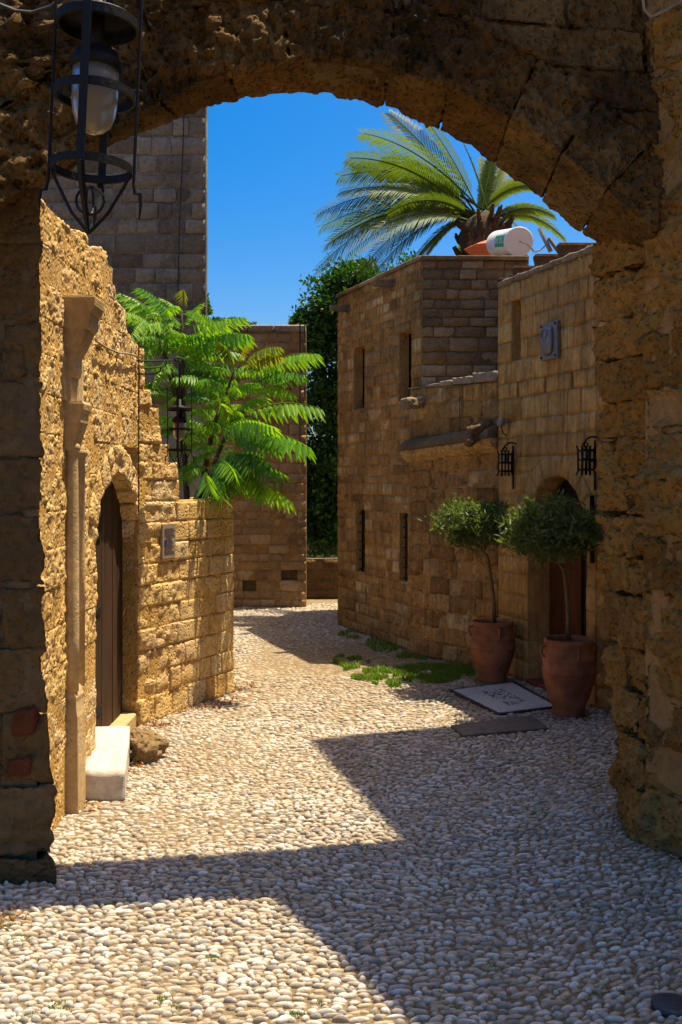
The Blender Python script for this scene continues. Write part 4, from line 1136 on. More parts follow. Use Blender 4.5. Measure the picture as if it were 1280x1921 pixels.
# ================================================================== ROOF OBJECTS
wt = thing('water_tank', 'white solar water tank with green label lying on the roof in front of the palm', 'water tank', (2.3, 13.2, 5.0))
c0 = P(974, 453, 12.75); c1 = P(936, 457, 13.9); ax = (c1 - c0).normalized(); L = (c1 - c0).length; r = .18
e1 = ax.cross(Vector((0, 0, 1))).normalized(); e2 = e1.cross(ax)
def circ(c, r, n=32): return [c + (e1 * math.cos(2 * math.pi * k / n) + e2 * math.sin(2 * math.pi * k / n)) * r for k in range(n)]
MB().loft([circ(c0, r), circ(c0 + ax * L * .5, r), circ(c1, r)]).build('tank', M_TANK, wt, smooth=False)
wt.children[0].data.polygons.foreach_set('use_smooth', [len(p.vertices) == 4 for p in wt.children[0].data.polygons])
MB().loft([circ(c0 - ax * .012, r * .985), circ(c0 - ax * .004, r + .008), circ(c0 + ax * .02, r + .008)]).build('end_cap', M_TANK, wt)
th0, th1 = math.radians(158), math.radians(196)
def cyl(th, s, rr): return c0 + ax * s + (e1 * math.cos(th) + e2 * math.sin(th)) * rr
# choose the side of the drum that faces the camera
sgn = 1 if cyl(math.pi, .3, r).x < cyl(0, .3, r).x else -1
def side(th, s, rr): return cyl(th if sgn > 0 else math.pi - th, s, rr)
lab = MB(); n = 8
v = [side(math.radians(150 + 50 * i / n), s, r + .003) for s in (.10, .62) for i in range(n + 1)]
lab.add(v, [(i, i + 1, n + 2 + i, n + 1 + i) for i in range(n)])
lab.build('label', M_GREEN, wt)
FONT = {'G': ["0110", "1000", "1011", "1001", "0110"], 'E': ["1110", "1000", "1110", "1000", "1110"], 'O': ["0110", "1001", "1001", "1001", "0110"], 'S': ["0111", "1000", "0110", "0001", "1110"], 'L': ["1000", "1000", "1000", "1000", "1110"]}
txm = MB()
txt = 'GEO SOL'
for ci, ch in enumerate(txt):
    if ch == ' ': continue
    for ry, row in enumerate(FONT[ch]):
        for rx, bit in enumerate(row):
            if bit == '1':
                s_a = .58 - (ci * 5 + rx) * .0128; s_b = s_a - .0128
                t_a = math.radians(164 + ry * 4.4); t_b = math.radians(164 + (ry + 1) * 4.4)
                txm.add([side(t_a, s_a, r + .006), side(t_a, s_b, r + .006), side(t_b, s_b, r + .006), side(t_b, s_a, r + .006)], [(0, 1, 2, 3)])
txm.build('lettering', M_WHITE, wt, 'stuff')
MB().tube([c0 - ax * .03, P(990, 458, 12.6), P(1002, 470, 12.55)], .009, 5).build('pipe', M_GREY, wt)
MB().tube([P(1003, 472, 12.6), P(1015, 468, 12.6), P(1024, 460, 12.6), P(1026, 452, 12.6)], .012, 6).build('pipe', M_GREY, wt)
for (x, y0_, y1_) in ((1012, 428, 472), (1030, 446, 476)):
    MB().tube([P(x, y0_, 12.9), P(x + 22, y1_, 12.9)], .03, 4).build('frame', M_GREY, wt)
for s_ in (.15, .95):
    MB().box(c0 + ax * s_ + Vector((0, 0, -r - .08)), .3, .05, .18, 0).build('cradle', M_GREY, wt)

par = thing('parasol', 'coral pink sunshade showing over the roof edge beside the white tank', 'parasol', (2.0, 14.4, 4.95))
p = P(934, 446, 14.6)
MB().lathe([(.50, -.17), (.46, -.15), (.02, .02)], p, 8).build('canopy', M_PINK, par)
MB().tube([Vector((p.x, p.y, 4.93)), p], .02, 6).build('pole', M_GREY, par)

# ================================================================== LANTERNS on brackets
def lantern(label, origin, k, top_pts, tilt=0.0):
    """origin: centre of the top hoop; k: scale (1 = 36 cm wide)"""
    t = thing('hanging_lantern', label, 'lantern', origin, 'round iron lanterns hanging over the street')
    o = Vector(origin); R = Matrix.Rotation(tilt, 3, 'Y')
    T = lambda x, y, z: o + R @ (Vector((x, y, z)) * k)
    def rigid(mb, name, mat, smooth=False):
        mb.v = [tuple(o + R @ (Vector(p) * k)) for p in mb.v]; return mb.build(name, mat, t, smooth=smooth)
    for z, h in ((0, .040), (-.315, .036), (-.64, .036)):
        rigid(MB().ring((0, 0, z), .18, .012, h), 'hoop', M_IRON, False)
    rigid(MB().lathe([(.165, .03), (.172, .012), (.10, .045), (.03, .07), (.03, .16)], (0, 0, 0), 24), 'hat', M_IRON, True)
    rigid(MB().lathe([(.03, -.14), (.03, .04)], (0, 0, 0), 12), 'stem', M_IRON, True)
    rigid(MB().lathe([(.112, -.205), (.116, -.17), (.10, -.155), (.095, -.125), (.06, -.11), (.03, -.10)], (0, 0, 0), 24), 'cap', M_IRON, True)
    prof = [(.100, -.20), (.101, -.28), (.100, -.35), (.092, -.405), (.076, -.448), (.048, -.476), (.02, -.488), (.004, -.49)]
    rigid(MB().lathe(prof, (0, 0, 0), 28, True, True), 'glass', M_GLASS, True)
    for i in range(4):
        a = math.pi / 2 * i - math.pi / 2
        c, s = math.cos(a), math.sin(a)
        w = .018 if i in (0, 2) else .008
        th = .006 if i in (0, 2) else .008
        m_ = MB()
        pts = [(.186, .42), (.186, -.64)] if i in (0, 2) else [(.186, .42), (.186, -.74), (.20, -.76)]
        if i in (0, 2):
            m_.add([Vector((c * .186 - s * q, s * .186 + c * q, z)) + Vector((c, s, 0)) * d for z in (-.665, .34) for q, d in ((-w, 0), (w, 0), (w, th), (-w, th))], [(0, 1, 2, 3), (4, 7, 6, 5), (0, 4, 5, 1), (1, 5, 6, 2), (2, 6, 7, 3), (3, 7, 4, 0)])
            # leg of the bar curving in to the pendant point
            m_.tube([(c * .188, s * .188, -.66), (c * .15, s * .15, -.74), (c * .05, s * .05, -.88), (0, 0, -.93)], [.018, .016, .012, .006], 5)
        else:
            m_.tube([(c * .19, s * .19, .34), (c * .19, s * .19, -.70), (c * .20, s * .20, -.745), (c * .222, s * .222, -.745), (c * .226, s * .226, -.79), (c * .222, s * .222, -.86)], [.007, .007, .010, .010, .008, .003], 6)
            m_.tube([(c * .175, s * .175, -.66), (c * .14, s * .14, -.73), (c * .08, s * .08, -.84), (0, 0, -.93)], .008, 5)
        rigid(m_, 'bar', M_IRON)
    for a0 in (0.0, math.pi / 2):
        rigid(MB().tube([(math.cos(a0) * .062 * math.cos(q), math.sin(a0) * .062 * math.cos(q), -.785 + .062 * math.sin(q)) for q in np.linspace(0, 2 * math.pi, 21)[:-1]], .006, 5, True), 'scroll', M_IRON)
    MB().tube(top_pts, .012 * max(k, .7), 6).build('bracket', M_IRON, t)
    return t
o1 = P(184, 45, 4.2)
ln = lantern('large black iron lantern with frosted glass jar hanging in front of the arch', tuple(o1), .95, [o1 + Vector((0, 0, .10)), o1 + Vector((0, 0, .40)), o1 + Vector((.0, .3, .52)), o1 + Vector((-.02, 1.35, .52))], math.radians(2.6))
for dx in (-.19, .19): MB().tube([o1 + Vector((dx, 0, .34)), o1 + Vector((0, .02, .44))], .008, 5).build('bracket', M_IRON, ln)
o2 = P(337, 768, 8.95)
b0_ = W2.pt(W2.uz(252)[0], W2.uz(252, 677)[1], .0)
tp = P(337, 676, 8.95)
ln2 = lantern('small black iron lantern on a wall bracket before the bright green tree', tuple(o2), .57, [b0_, b0_.lerp(tp, .5), tp + Vector((-.03, 0, 0)), tp + Vector((0, 0, -.03)), o2 + Vector((0, 0, .09))], 0)
q = lambda px, py: P(px, py, 8.8 + (px - 253) / 85 * .15)
MB().tube([q(254, 690), q(300, 689), q(310, 686), q(313, 678)], .007, 5).build('scroll', M_IRON, ln2)
MB().tube([q(254, 702), q(292, 701), q(300, 697), q(302, 689)], .007, 5).build('scroll', M_IRON, ln2)
MB().tube([q(316, 676), q(330, 670), q(342, 671), q(348, 678), q(346, 690)], .006, 5).build('scroll', M_IRON, ln2)

cable('cable', 'black cables looping across the arch in the top left corner', [P(px, py, 5.2) for px, py in ((-40, -4), (0, 8), (30, 20), (60, 23), (95, 12), (125, -10))], .010)
cable('cable', 'pale bent pipe at the top right corner of the arch', [P(px, py, 5.8) for px, py in ((1206, -10), (1209, 18), (1222, 31), (1240, 24), (1262, 12), (1290, -4))], .010, M_COPING)

# ================================================================== MOSAIC DOORMAT, SLAB, POTS
mat_o = thing('pebble_mosaic', 'white pebble mosaic doormat with dark border and worn dark lettering before the arched door', 'doormat', tuple(sum(MATQ, Vector()) / 4))
def bil(q, s, t): return (q[0] * (1 - s) + q[1] * s) * (1 - t) + (q[3] * (1 - s) + q[2] * s) * t
MB().loft([[p + Vector((0, 0, -.01)) for p in MATQ], [p + Vector((0, 0, .014)) for p in MATQ]]).build('border', M_DPEB, mat_o)
v0, f0 = pebble_base(6, 2, 3)
lv = {0: [], 1: []}; lf = {0: [], 1: []}
lw1 = (MATQ[1] - MATQ[0]).length; lw2 = (MATQ[3] - MATQ[0]).length
# dark strokes: rows of letters seen side-on, s across the mat (from street to door), t along it
GLY = ["10001 11111 10001", "11111 00100 11111", "11111 10101 10001", "11110 00101 11110", "11111 00001 00001", "10001 10001 11111", "11111 10100 11100"]
ns, nt_ = 46, 84
for i in range(ns):
    for j in range(nt_):
        s, t = (i + .5 + random.uniform(-.25, .25)) / ns, (j + .5 + random.uniform(-.25, .25)) / nt_
        dark = s < .045 or s > .93 or t < .03 or t > .97
        if not dark and .22 < t < .80 and .34 < s < .66:
            tt = (t - .22) / .58 * 7; g = GLY[int(tt)].split(); cx = int((tt % 1) * 4)
            if cx < 3:
                row = min(4, int((s - .34) / .32 * 5)); dark = g[cx][row] == '1' and random.random() < .6
        p = bil(MATQ, s, t)
        a = random.uniform(0, 6.28); c, s2 = math.cos(a), math.sin(a); w = random.uniform(.0075, .0105)
        vv = v0 * np.array([w * 1.1, w * .9, .008]); vv = np.stack([vv[:, 0] * c - vv[:, 1] * s2 + p.x, vv[:, 0] * s2 + vv[:, 1] * c + p.y, vv[:, 2] + .014], 1)
        k = 1 if dark else 0; lf[k].append(f0 + len(lv[k]) * len(v0)); lv[k].append(vv)
M_WPEB = plain('white mosaic pebble', (0.50, 0.48, 0.45), 0.5, 0, 0.4, 0.3, 70)
link('white_pebbles', mesh_tris('white_pebbles', np.concatenate(lv[0]), np.concatenate(lf[0])), M_WPEB, mat_o, 'stuff', None, True)
link('dark_pebbles', mesh_tris('dark_pebbles', np.concatenate(lv[1]), np.concatenate(lf[1])), M_DPEB, mat_o, 'stuff', None, True)
o = MB().loft([[p + Vector((0, 0, -.01)) for p in SLABQ], [p + Vector((0, 0, .022)) for p in SLABQ], [p * .985 + (sum(SLABQ, Vector()) / 4) * .015 + Vector((0, 0, .027)) for p in SLABQ]]).build('paving_slab', M_SLATE)
tag(o, 'flat dark stone slab set in the pebbles below the mosaic doormat', 'slab')
d = G(1262, 1893)
o = MB().lathe([(.085, -.005), (.085, .024), (.07, .03), (.02, .03)], d, 20).build('drain_cover', M_DPEB, smooth=True); tag(o, 'flat dark round drain cover among the pebbles at the bottom right', 'drain cover')

def leaf_cloud(n, pos, size, asp=.4, seed=0, up=.3, fold=.25):
    """n small pointed leaves at pos (n,3): 4 verts / 2 tris each"""
    rs = np.random.default_rng(seed)
    d = rs.normal(size=(n, 3)); d[:, 2] += up; d /= np.linalg.norm(d, axis=1, keepdims=True)
    e = rs.normal(size=(n, 3)); e -= d * (e * d).sum(1, keepdims=True); e /= np.linalg.norm(e, axis=1, keepdims=True)
    nn = np.cross(d, e); L = size * rs.uniform(.7, 1.3, (n, 1)); w = L * asp * .5
    a = pos; b = pos + d * L * .5 + e * w + nn * w * fold; c = pos + d * L; f_ = pos + d * L * .5 - e * w + nn * w * fold
    v = np.stack([a, b, c, f_], 1).reshape(-1, 3); i = np.arange(n)[:, None] * 4
    return v, np.concatenate([i + np.array([[0, 1, 2]]), i + np.array([[0, 2, 3]])])

def potted_tree(base, rad, hgt, trunk, crown_c, crown_r, label, seed, nleaf=5200):
    t = thing('potted_tree', label, 'potted tree', tuple(base), 'clipped trees in terracotta jars by the arched door')
    b = Vector(base)
    prof = [(.56, 0), (.60, .02), (.60, .05), (.62, .12), (.78, .26), (.93, .42), (.99, .52), (1.0, .56), (1.03, .57), (1.03, .585), (1.0, .59), (1.02, .61), (1.0, .62), (.985, .72), (1.005, .73), (1.005, .745), (.975, .755), (.95, .84), (.90, .92), (.93, .94), (.95, .965), (.94, .99), (.90, 1.0), (.82, .99), (.80, .93), (.80, .90)]
    prof = [(rad * r, hgt * z) for r, z in prof]
    pot = MB().lathe(prof, b, 40, True, False).build('pot', M_TERRA, t, smooth=True)
    for a in (0.15, math.pi / 2 + .2, math.pi + .15, -math.pi / 2 + .12):
        c = b + Vector((math.cos(a) * rad * .95, math.sin(a) * rad * .95, hgt * .84)); dr = Vector((math.cos(a), math.sin(a), 0))
        MB().tube([c + Vector((0, 0, .05)), c + dr * .035 + Vector((0, 0, .04)), c + dr * .042, c + dr * .025 + Vector((0, 0, -.04)), c - dr * .005 + Vector((0, 0, -.055))], .013, 6).build('handle', M_TERRA, pot, smooth=True)
    MB().lathe([(rad * .80, hgt * .905), (rad * .4, hgt * .925), (.005, hgt * .93)], b, 24, True, True).build('soil', M_SOIL, t, smooth=True)
    v_, t_ = block_arrays(lambda p: np.stack([b.x - rad * .85 + rad * 1.7 * p[:, 0], b.y - rad * .85 + rad * 1.7 * p[:, 2], b.z - .03 + .035 * p[:, 1]], 1), (.4, .04, .4), (8, 2, 8), r=.015, amp=.02, freq=8, seed=seed)
    link('base_stone', mesh_tris('base_stone', v_, t_), M_ROCK, t, None, None, True)
    tp = [Vector(p) for p in trunk]
    MB().tube(tp, [.024, .021, .019, .017, .016][:len(tp)], 8).build('trunk', M_BARK, t, smooth=True)
    rs = random.Random(seed); cc = Vector(crown_c)
    for k in range(11):
        a = rs.uniform(0, 6.28); e = rs.uniform(.1, .9)
        end = cc + Vector((math.cos(a) * crown_r[0] * .75 * math.cos(e), math.sin(a) * crown_r[1] * .75 * math.cos(e), crown_r[2] * (.75 * math.sin(e) - .2)))
        mid = tp[-1].lerp(end, .45) + Vector((rs.uniform(-.03, .03), 0, -.02))
        MB().tube([tp[-1], mid, end], [.011, .008, .004], 5).build('branch', M_BARK, t)
    g = np.random.default_rng(seed); pos = []
    # clumps spread over the shell of the crown
    cl = g.normal(size=(85, 3)); cl /= np.linalg.norm(cl, axis=1, keepdims=True); cl *= g.uniform(.4, 1.0, (85, 1)) ** .8; cl[:, 2] = np.where(cl[:, 2] < -.55, -.55, cl[:, 2])
    for c in cl:
        k = nleaf // 85; q = c + g.normal(0, g.uniform(.08, .2), (k, 3)); pos.append(q)
    for k in range(26):
        d_ = g.normal(size=3); d_ /= np.linalg.norm(d_); d_[2] = abs(d_[2]) if k % 3 else d_[2]; L_ = g.uniform(1.05, 1.32)
        pos.append(d_ * np.linspace(.8, L_, 22)[:, None] + g.normal(0, .025, (22, 3)))
    pos = np.concatenate(pos) * np.array(crown_r) + np.array(cc)
    v, f = leaf_cloud(len(pos), pos, .072, .24, seed, .5)
    link('crown', mesh_tris('crown', v, f), M_OLIVE, t, 'stuff')
    return t
bL = Vector((1.655, 10.85, 0)); bR = Vector((2.13, 9.3, 0))
tq = lambda px, py, Y: P(px, py, Y)
potted_tree(bL, .243, .665, [tq(928, 1168, 10.85), tq(926, 1120, 10.85), tq(920, 1080, 10.85), tq(915, 1045, 10.70), tq(908, 1036, 10.62)], tq(890, 985, 10.42), (.40, .36, .27), 'terracotta jar with a small clipped tree on the left of the door, nearer the grass', 11)
potted_tree(bR, .245, .72, [tq(1067, 1200, 9.3), tq(1066, 1150, 9.3), tq(1063, 1100, 9.3), tq(1058, 1070, 9.3), tq(1052, 1060, 9.28)], tq(1038, 997, 9.2), (.44, .38, .28), 'larger terracotta jar with a wide clipped tree standing in front of the arched door', 23, 6200)

# ================================================================== TREE OF HEAVEN behind the left wall
def compound_leaf(pairs, seed):
    """one connected leaf: rachis along +X (length 1) with hanging pointed leaflets"""
    rs = random.Random(seed); v = []; f = []
    zc_ = lambda s: .11 * math.sin(math.pi * min(1, s * .9)) - .05 * s ** 3
    nseg = pairs + 4
    def sp(s): return Vector((s * (1 - .04 * s), .015 * math.sin(5 * s + seed), zc_(s)))
    ridx = []
    for i in range(nseg + 1):
        s = i / nseg; p = sp(s); w = .0065 * (1 - .75 * s)
        b = len(v); v += [p + Vector((0, w, 0)), p + Vector((0, -w, 0)), p + Vector((0, 0, w * 1.4))]; ridx.append(b)
        if i:
            a = ridx[i - 1]
            for k in range(3):
                k2 = (k + 1) % 3; f += [(a + k, a + k2, b + k2), (a + k, b + k2, b + k)]
    for i in range(4, nseg + 1):
        s = i / nseg; p = sp(s); env = .55 + .6 * math.sin(math.pi * min(1, (s - .12) * .95)) if s < .95 else .55
        for sg in (-1, 1):
            L = .205 * env * rs.uniform(.88, 1.1); d = Vector((.34 + rs.uniform(-.1, .1) + .5 * max(0, s - .8) * 3, sg * rs.uniform(.45, .75), -rs.uniform(.75, 1.1))).normalized()
            w = L * .115; sd_ = d.cross(Vector((0, sg, .6))).normalized()
            if sd_.x < 0: sd_ = -sd_
            nrm = d.cross(sd_).normalized()
            b = len(v); anchor = ridx[i] + (0 if sg > 0 else 1)
            for q, ww, dr in ((.22, 1.0, .0), (.55, .85, -.03), (.82, .45, -.08)):
                c = p + d * L * q + Vector((0, 0, dr * L))
                v += [c + sd_ * w * ww - nrm * w * .25, c + Vector((0, 0, 0)), c - sd_ * w * ww - nrm * w * .25]
            v.append(p + d * L + Vector((0, 0, -.14 * L)))
            f += [(anchor, b, b + 1), (anchor, b + 1, b + 2)]
            for k in range(2):
                q0 = b + 3 * k; f += [(q0, q0 + 3, q0 + 4), (q0, q0 + 4, q0 + 1), (q0 + 1, q0 + 4, q0 + 5), (q0 + 1, q0 + 5, q0 + 2)]
            f += [(b + 6, b + 9, b + 7), (b + 7, b + 9, b + 8)]
    me = mesh_tris('leaf', [tuple(p) for p in v], f); me.polygons.foreach_set('use_smooth', np.ones(len(me.polygons), dtype=bool)); return me
CL = [compound_leaf(n, i) for i, n in enumerate((15, 14, 16, 13, 15))]
for me in CL: me.materials.append(M_AIL)
CLY = [compound_leaf(14, 31), compound_leaf(13, 32)]
for me in CLY: me.materials.append(M_AILY)
ail = thing('leafy_tree', 'bright green tree with long feathery leaves leaning over the end of the sunlit wall', 'tree', (-1.75, 10.9, 0))
def place_leaf(a, b, mesh, roll=0.0):
    a, b = Vector(a), Vector(b); x = (b - a); L = x.length; x.normalize()
    y = Vector((0, 0, 1)).cross(x); y = y.normalized() if y.length > .05 else Vector((0, 1, 0))
    z = x.cross(y)
    R = Matrix((x, y, z)).transposed() @ Matrix.Rotation(roll, 3, 'X')
    M = Matrix.Translation(a) @ R.to_4x4() @ Matrix.Scale(L, 4)
    link('leaf', mesh, None, ail, None, M)
stems = {'a': [(352, 960, 11.2), (347, 860, 11.1), (344, 760, 11.0), (342, 660, 10.95), (341, 580, 10.9)],
         'b': [(372, 960, 11.1), (385, 880, 11.0), (400, 800, 10.9), (425, 740, 10.8), (440, 690, 10.75)],
         'c': [(380, 960, 11.0), (392, 900, 10.9), (410, 850, 10.8), (432, 800, 10.7), (438, 775, 10.65)],
         'd': [(345, 800, 11.05), (325, 720, 11.0), (300, 640, 10.95), (285, 590, 10.9)]}
for k_, pts in stems.items():
    ps = [P(*p) for p in pts]
    if k_ != 'd': ps = [Vector((ps[0].x, ps[0].y, 0))] + ps
    n = len(ps)
    MB().tube(ps, [.045 * (1 - .75 * i / (n - 1)) for i in range(n)], 7).build('trunk' if k_ == 'a' else 'branch', M_DARKBARK, ail, smooth=True)
LV = [((470, 707), (600, 675)), ((451, 726), (575, 716)), ((457, 736), (554, 752)), ((439, 786), (606, 778)), ((398, 817), (518, 812)), ((407, 836), (586, 850)), ((395, 864), (537, 903)), ((420, 917), (551, 953)),
      ((407, 864), (506, 880)), ((445, 690), (527, 650)), ((451, 704), (526, 666)), ((345, 648), (459, 592)), ((345, 670), (470, 625)), ((340, 676), (418, 645)), ((323, 645), (226, 548)), ((336, 623), (262, 538)),
      ((326, 640), (240, 600)), ((332, 655), (258, 632)), ((332, 676), (282, 728)), ((341, 585), (385, 600)), ((341, 590), (300, 560)), ((341, 580), (345, 543)), ((440, 690), (470, 640)), ((440, 695), (410, 640)),
      ((438, 778), (500, 745)), ((436, 700), (392, 690)), ((430, 735), (372, 712)), ((425, 745), (380, 770)), ((415, 760), (345, 745)), ((438, 780), (470, 830)), ((400, 800), (350, 800)), ((390, 830), (345, 845)),
      ((395, 850), (350, 880)), ((385, 880), (440, 890)), ((372, 905), (410, 930)), ((380, 900), (362, 950)), ((344, 700), (290, 690)), ((344, 720), (400, 730)), ((343, 740), (300, 770)), ((345, 780), (310, 820)),
      ((345, 640), (300, 610)), ((343, 620), (375, 570)), ((438, 775), (418, 735)), ((400, 790), (460, 770)), ((410, 845), (470, 860)), ((420, 830), (500, 800)), ((285, 595), (240, 640)), ((290, 610), (330, 600)), ((300, 640), (262, 690)), ((288, 600), (262, 570)),
      ((344, 690), (380, 655)), ((440, 692), (492, 690)), ((440, 690), (425, 655)), ((392, 870), (350, 910)), ((400, 880), (470, 925)), ((432, 800), (395, 790)), ((345, 830), (320, 860)), ((385, 880), (330, 900))]
rl = random.Random(5)
for i, (a, b) in enumerate(LV):
    ya = 10.75 + rl.uniform(-.2, .25); yb = ya + rl.uniform(-.55, .25)
    if i < 12: yb = ya - rl.uniform(.1, .5)
    if i in (4, 5, 6, 7, 8, 33, 34): ya, yb = 10.45, 9.85 + rl.uniform(-.08, .1)
    place_leaf(P(a[0], a[1], ya), P(b[0], b[1] - (16 if i < 9 else 2), yb), rl.choice(CLY) if (i in (9, 10, 21, 22, 23, 43) ) else rl.choice(CL), rl.uniform(-.3, .3))
for (a, b, ya, yb) in (((430, 800), (490, 850), 10.4, 9.9), ((415, 850), (505, 930), 10.4, 9.95), ((400, 860), (455, 900), 10.4, 9.8), ((390, 880), (425, 925), 10.5, 9.75), ((425, 780), (530, 840), 10.5, 10.0), ((410, 830), (475, 905), 10.5, 9.9), ((395, 895), (445, 922), 10.45, 9.85), ((400, 880), (450, 905), 10.4, 9.9), ((385, 900), (415, 935), 10.5, 9.7), ((405, 870), (440, 890), 10.4, 9.75), ((420, 860), (470, 880), 10.4, 9.85), ((380, 890), (395, 918), 10.4, 9.6)):
    place_leaf(P(a[0], a[1], ya), P(b[0], b[1], yb), rl.choice(CL), rl.uniform(-.3, .3))
# inner leaves that go towards and away from the viewer
for i in range(84):
    k_ = rl.choice('aabbcd'); s = rl.uniform(.35, 1.0); pts = stems[k_]; j = min(len(pts) - 2, int(s * (len(pts) - 1))); q = s * (len(pts) - 1) - j
    base = P(*pts[j]).lerp(P(*pts[j + 1]), q); az = rl.uniform(0, 6.28); L = rl.uniform(.38, .72)
    d = Vector((math.cos(az), math.sin(az), rl.uniform(-.1, .32)))
    if base.x + d.x * L > -.75 and rl.random() < .6: d.x *= -1
    place_leaf(base, base + d.normalized() * L, rl.choice(CL), rl.uniform(-.4, .4))

# ================================================================== PALM
pm = thing('palm_tree', 'palm tree with long arching fronds rising behind the flat roof', 'palm tree', (2.3, 16.0, 0))
pc = P(908, 415, 16.0)
def frond(name, a, b, sag, mat, n=46, wid=.34, seed=0, par=pm):
    rs = random.Random(seed); a, b = Vector(a), Vector(b); L = (b - a).length
    c = a.lerp(b, .5) + Vector((0, 0, sag)); roll = rs.uniform(.5, 1.0) * rs.choice((-1, 1)); cr, sr = math.cos(roll), math.sin(roll)
    def bez(s): return a * (1 - s) ** 2 + c * 2 * s * (1 - s) + b * s * s
    v, f, rid = [], [], []
    for i in range(n + 1):
        s = i / n; p = bez(s); t = (bez(min(1, s + .02)) - bez(max(0, s - .02))).normalized(); y = t.cross(Vector((0, 0, 1)))
        y = y.normalized() if y.length > .05 else Vector((0, 1, 0)); z = y.cross(t); y = y * cr + z * sr; z = y.cross(t); w = .022 * (1 - .85 * s) + .002
        k = len(v); v += [p + y * w, p - y * w, p + z * w]; rid.append(k)
        if i:
            q = rid[i - 1]
            for e in range(3): e2 = (e + 1) % 3; f += [(q + e, q + e2, k + e2), (q + e, k + e2, k + e)]
        if s > .2:
            ll = wid * L / 2.6 * (math.sin(math.pi * min(1, (s - .10) / .95)) ** .6 * .9 + .12) * rs.uniform(.85, 1.1)
            for sg in (-1, 1):
                d = (t * (.75 + .5 * s) + y * sg * .85 + z * (.30 - .25 * s) + Vector((0, 0, -.12 + rs.uniform(-.1, .1)))).normalized()
                e = t * .024 + z * .005; an = k + (0 if sg > 0 else 1); o_ = len(v)
                base = v[an]; mid = base + d * ll * .55; tip = base + d * ll + Vector((0, 0, -ll * .16))
                v += [base + e, mid + t * .019, mid - t * .010, tip]
                f += [(an, o_, o_ + 1), (an, o_ + 1, o_ + 2), (o_ + 2, o_ + 1, o_ + 3)]
    return link(name, mesh_tris(name, [tuple(p) for p in v], f), mat, par)
tips = [((599, 400), .75), ((606, 424), .6), ((656, 296), .55), ((668, 314), .5), ((682, 250), .5), ((597, 503), 1.0), ((621, 450), .8), ((674, 511), .9), ((694, 524), .75), ((756, 350), .5), ((733, 214), .3),
        ((770, 500), .5), ((800, 478), .5), ((905, 300), .1), ((945, 312), .1), ((985, 330), .25), ((1018, 352), .4), ((1040, 405), .4), ((1060, 448), .6), ((925, 290), .1), ((640, 330), .6), ((612, 460), .8), ((730, 400), .6), ((860, 250), .2), ((800, 225), .25), ((1000, 470), .5), ((860, 480), .35), ((640, 360), .55), ((720, 300), .4), ((650, 480), .8)]
rp = random.Random(3)
for i, ((px, py), sag) in enumerate(tips):
    yt = 16.0 + rp.uniform(-.9, .9)
    frond('frond', pc + Vector((rp.uniform(-.08, .08), rp.uniform(-.1, .1), rp.uniform(-.12, .12))), P(px, py, yt), sag, M_PALM, 64, .43, i)
for i in range(4):
    a = rp.uniform(1.6, 2.9); frond('frond', pc, pc + Vector((math.cos(a) * 2.2, math.sin(a) * 2.3, rp.uniform(-.3, 1.2))), .6, M_PALM, 54, .36, 50 + i)
for i in range(9):
    a = rp.uniform(-2.9, .3); frond('dead_frond', pc + Vector((0, 0, -.1)), pc + Vector((math.cos(a) * .55, math.sin(a) * .5, rp.uniform(-.75, -.35))), .35, M_DEADP, 22, .5, 80 + i)
MB().lathe([(.26, 0), (.22, 1.0), (.20, 3.5), (.22, pc.z - .9), (.34, pc.z - .55), (.42, pc.z - .25), (.30, pc.z), (.12, pc.z + .15)], (pc.x, pc.y, 0), 14).build('trunk', M_DARKBARK, pm, smooth=True)
for i in range(60):   # old frond stubs on the crownshaft
    a = rp.uniform(0, 6.28); z = pc.z - rp.uniform(.05, .75); r0 = .34; d = Vector((math.cos(a), math.sin(a), 0))
    p = Vector((pc.x, pc.y, z)) + d * r0 * .8
    MB().tube([p, p + d * .16 + Vector((0, 0, .10)), p + d * .22 + Vector((0, 0, .2))], [.045, .035, .02], 4).build('leaf_stub', M_DARKBARK, pm)

# ================================================================== EVERGREEN TREES at the end of the street
def tree(name, label, base, blobs, n, mat, size, seed, trunk_r=.15):
    t = thing(name, label, 'tree', tuple(base)); g = np.random.default_rng(seed); pos = []
    b = Vector(base); top = Vector(blobs[0][0])
    MB().tube([b, b.lerp(top, .5) + Vector((.1, 0, 0)), top], [trunk_r, trunk_r * .7, trunk_r * .3], 8).build('trunk', M_DARKBARK, t, smooth=True)
    tot = sum(r[0] * r[2] for _, r in blobs)
    for c, r in blobs:
        c = Vector(c); MB().tube([b.lerp(top, .45), b.lerp(c, .75), c], [trunk_r * .4, trunk_r * .25, trunk_r * .1], 5).build('limb', M_DARKBARK, t)
        k = int(n * r[0] * r[2] / tot); nc = max(10, k // 40)
        cl = g.normal(size=(nc, 3)); cl /= np.linalg.norm(cl, axis=1, keepdims=True); cl *= g.uniform(.35, 1.0, (nc, 1))
        q = np.repeat(cl, 40, 0) + g.normal(0, .13, (nc * 40, 3)); pos.append(q * np.array(r) + np.array(c))
    pos = np.concatenate(pos); v, f = leaf_cloud(len(pos), pos, size, .5, seed, .2)
    link('crown', mesh_tris('crown', v, f), mat, t, 'stuff'); return t
Yt = 20.5
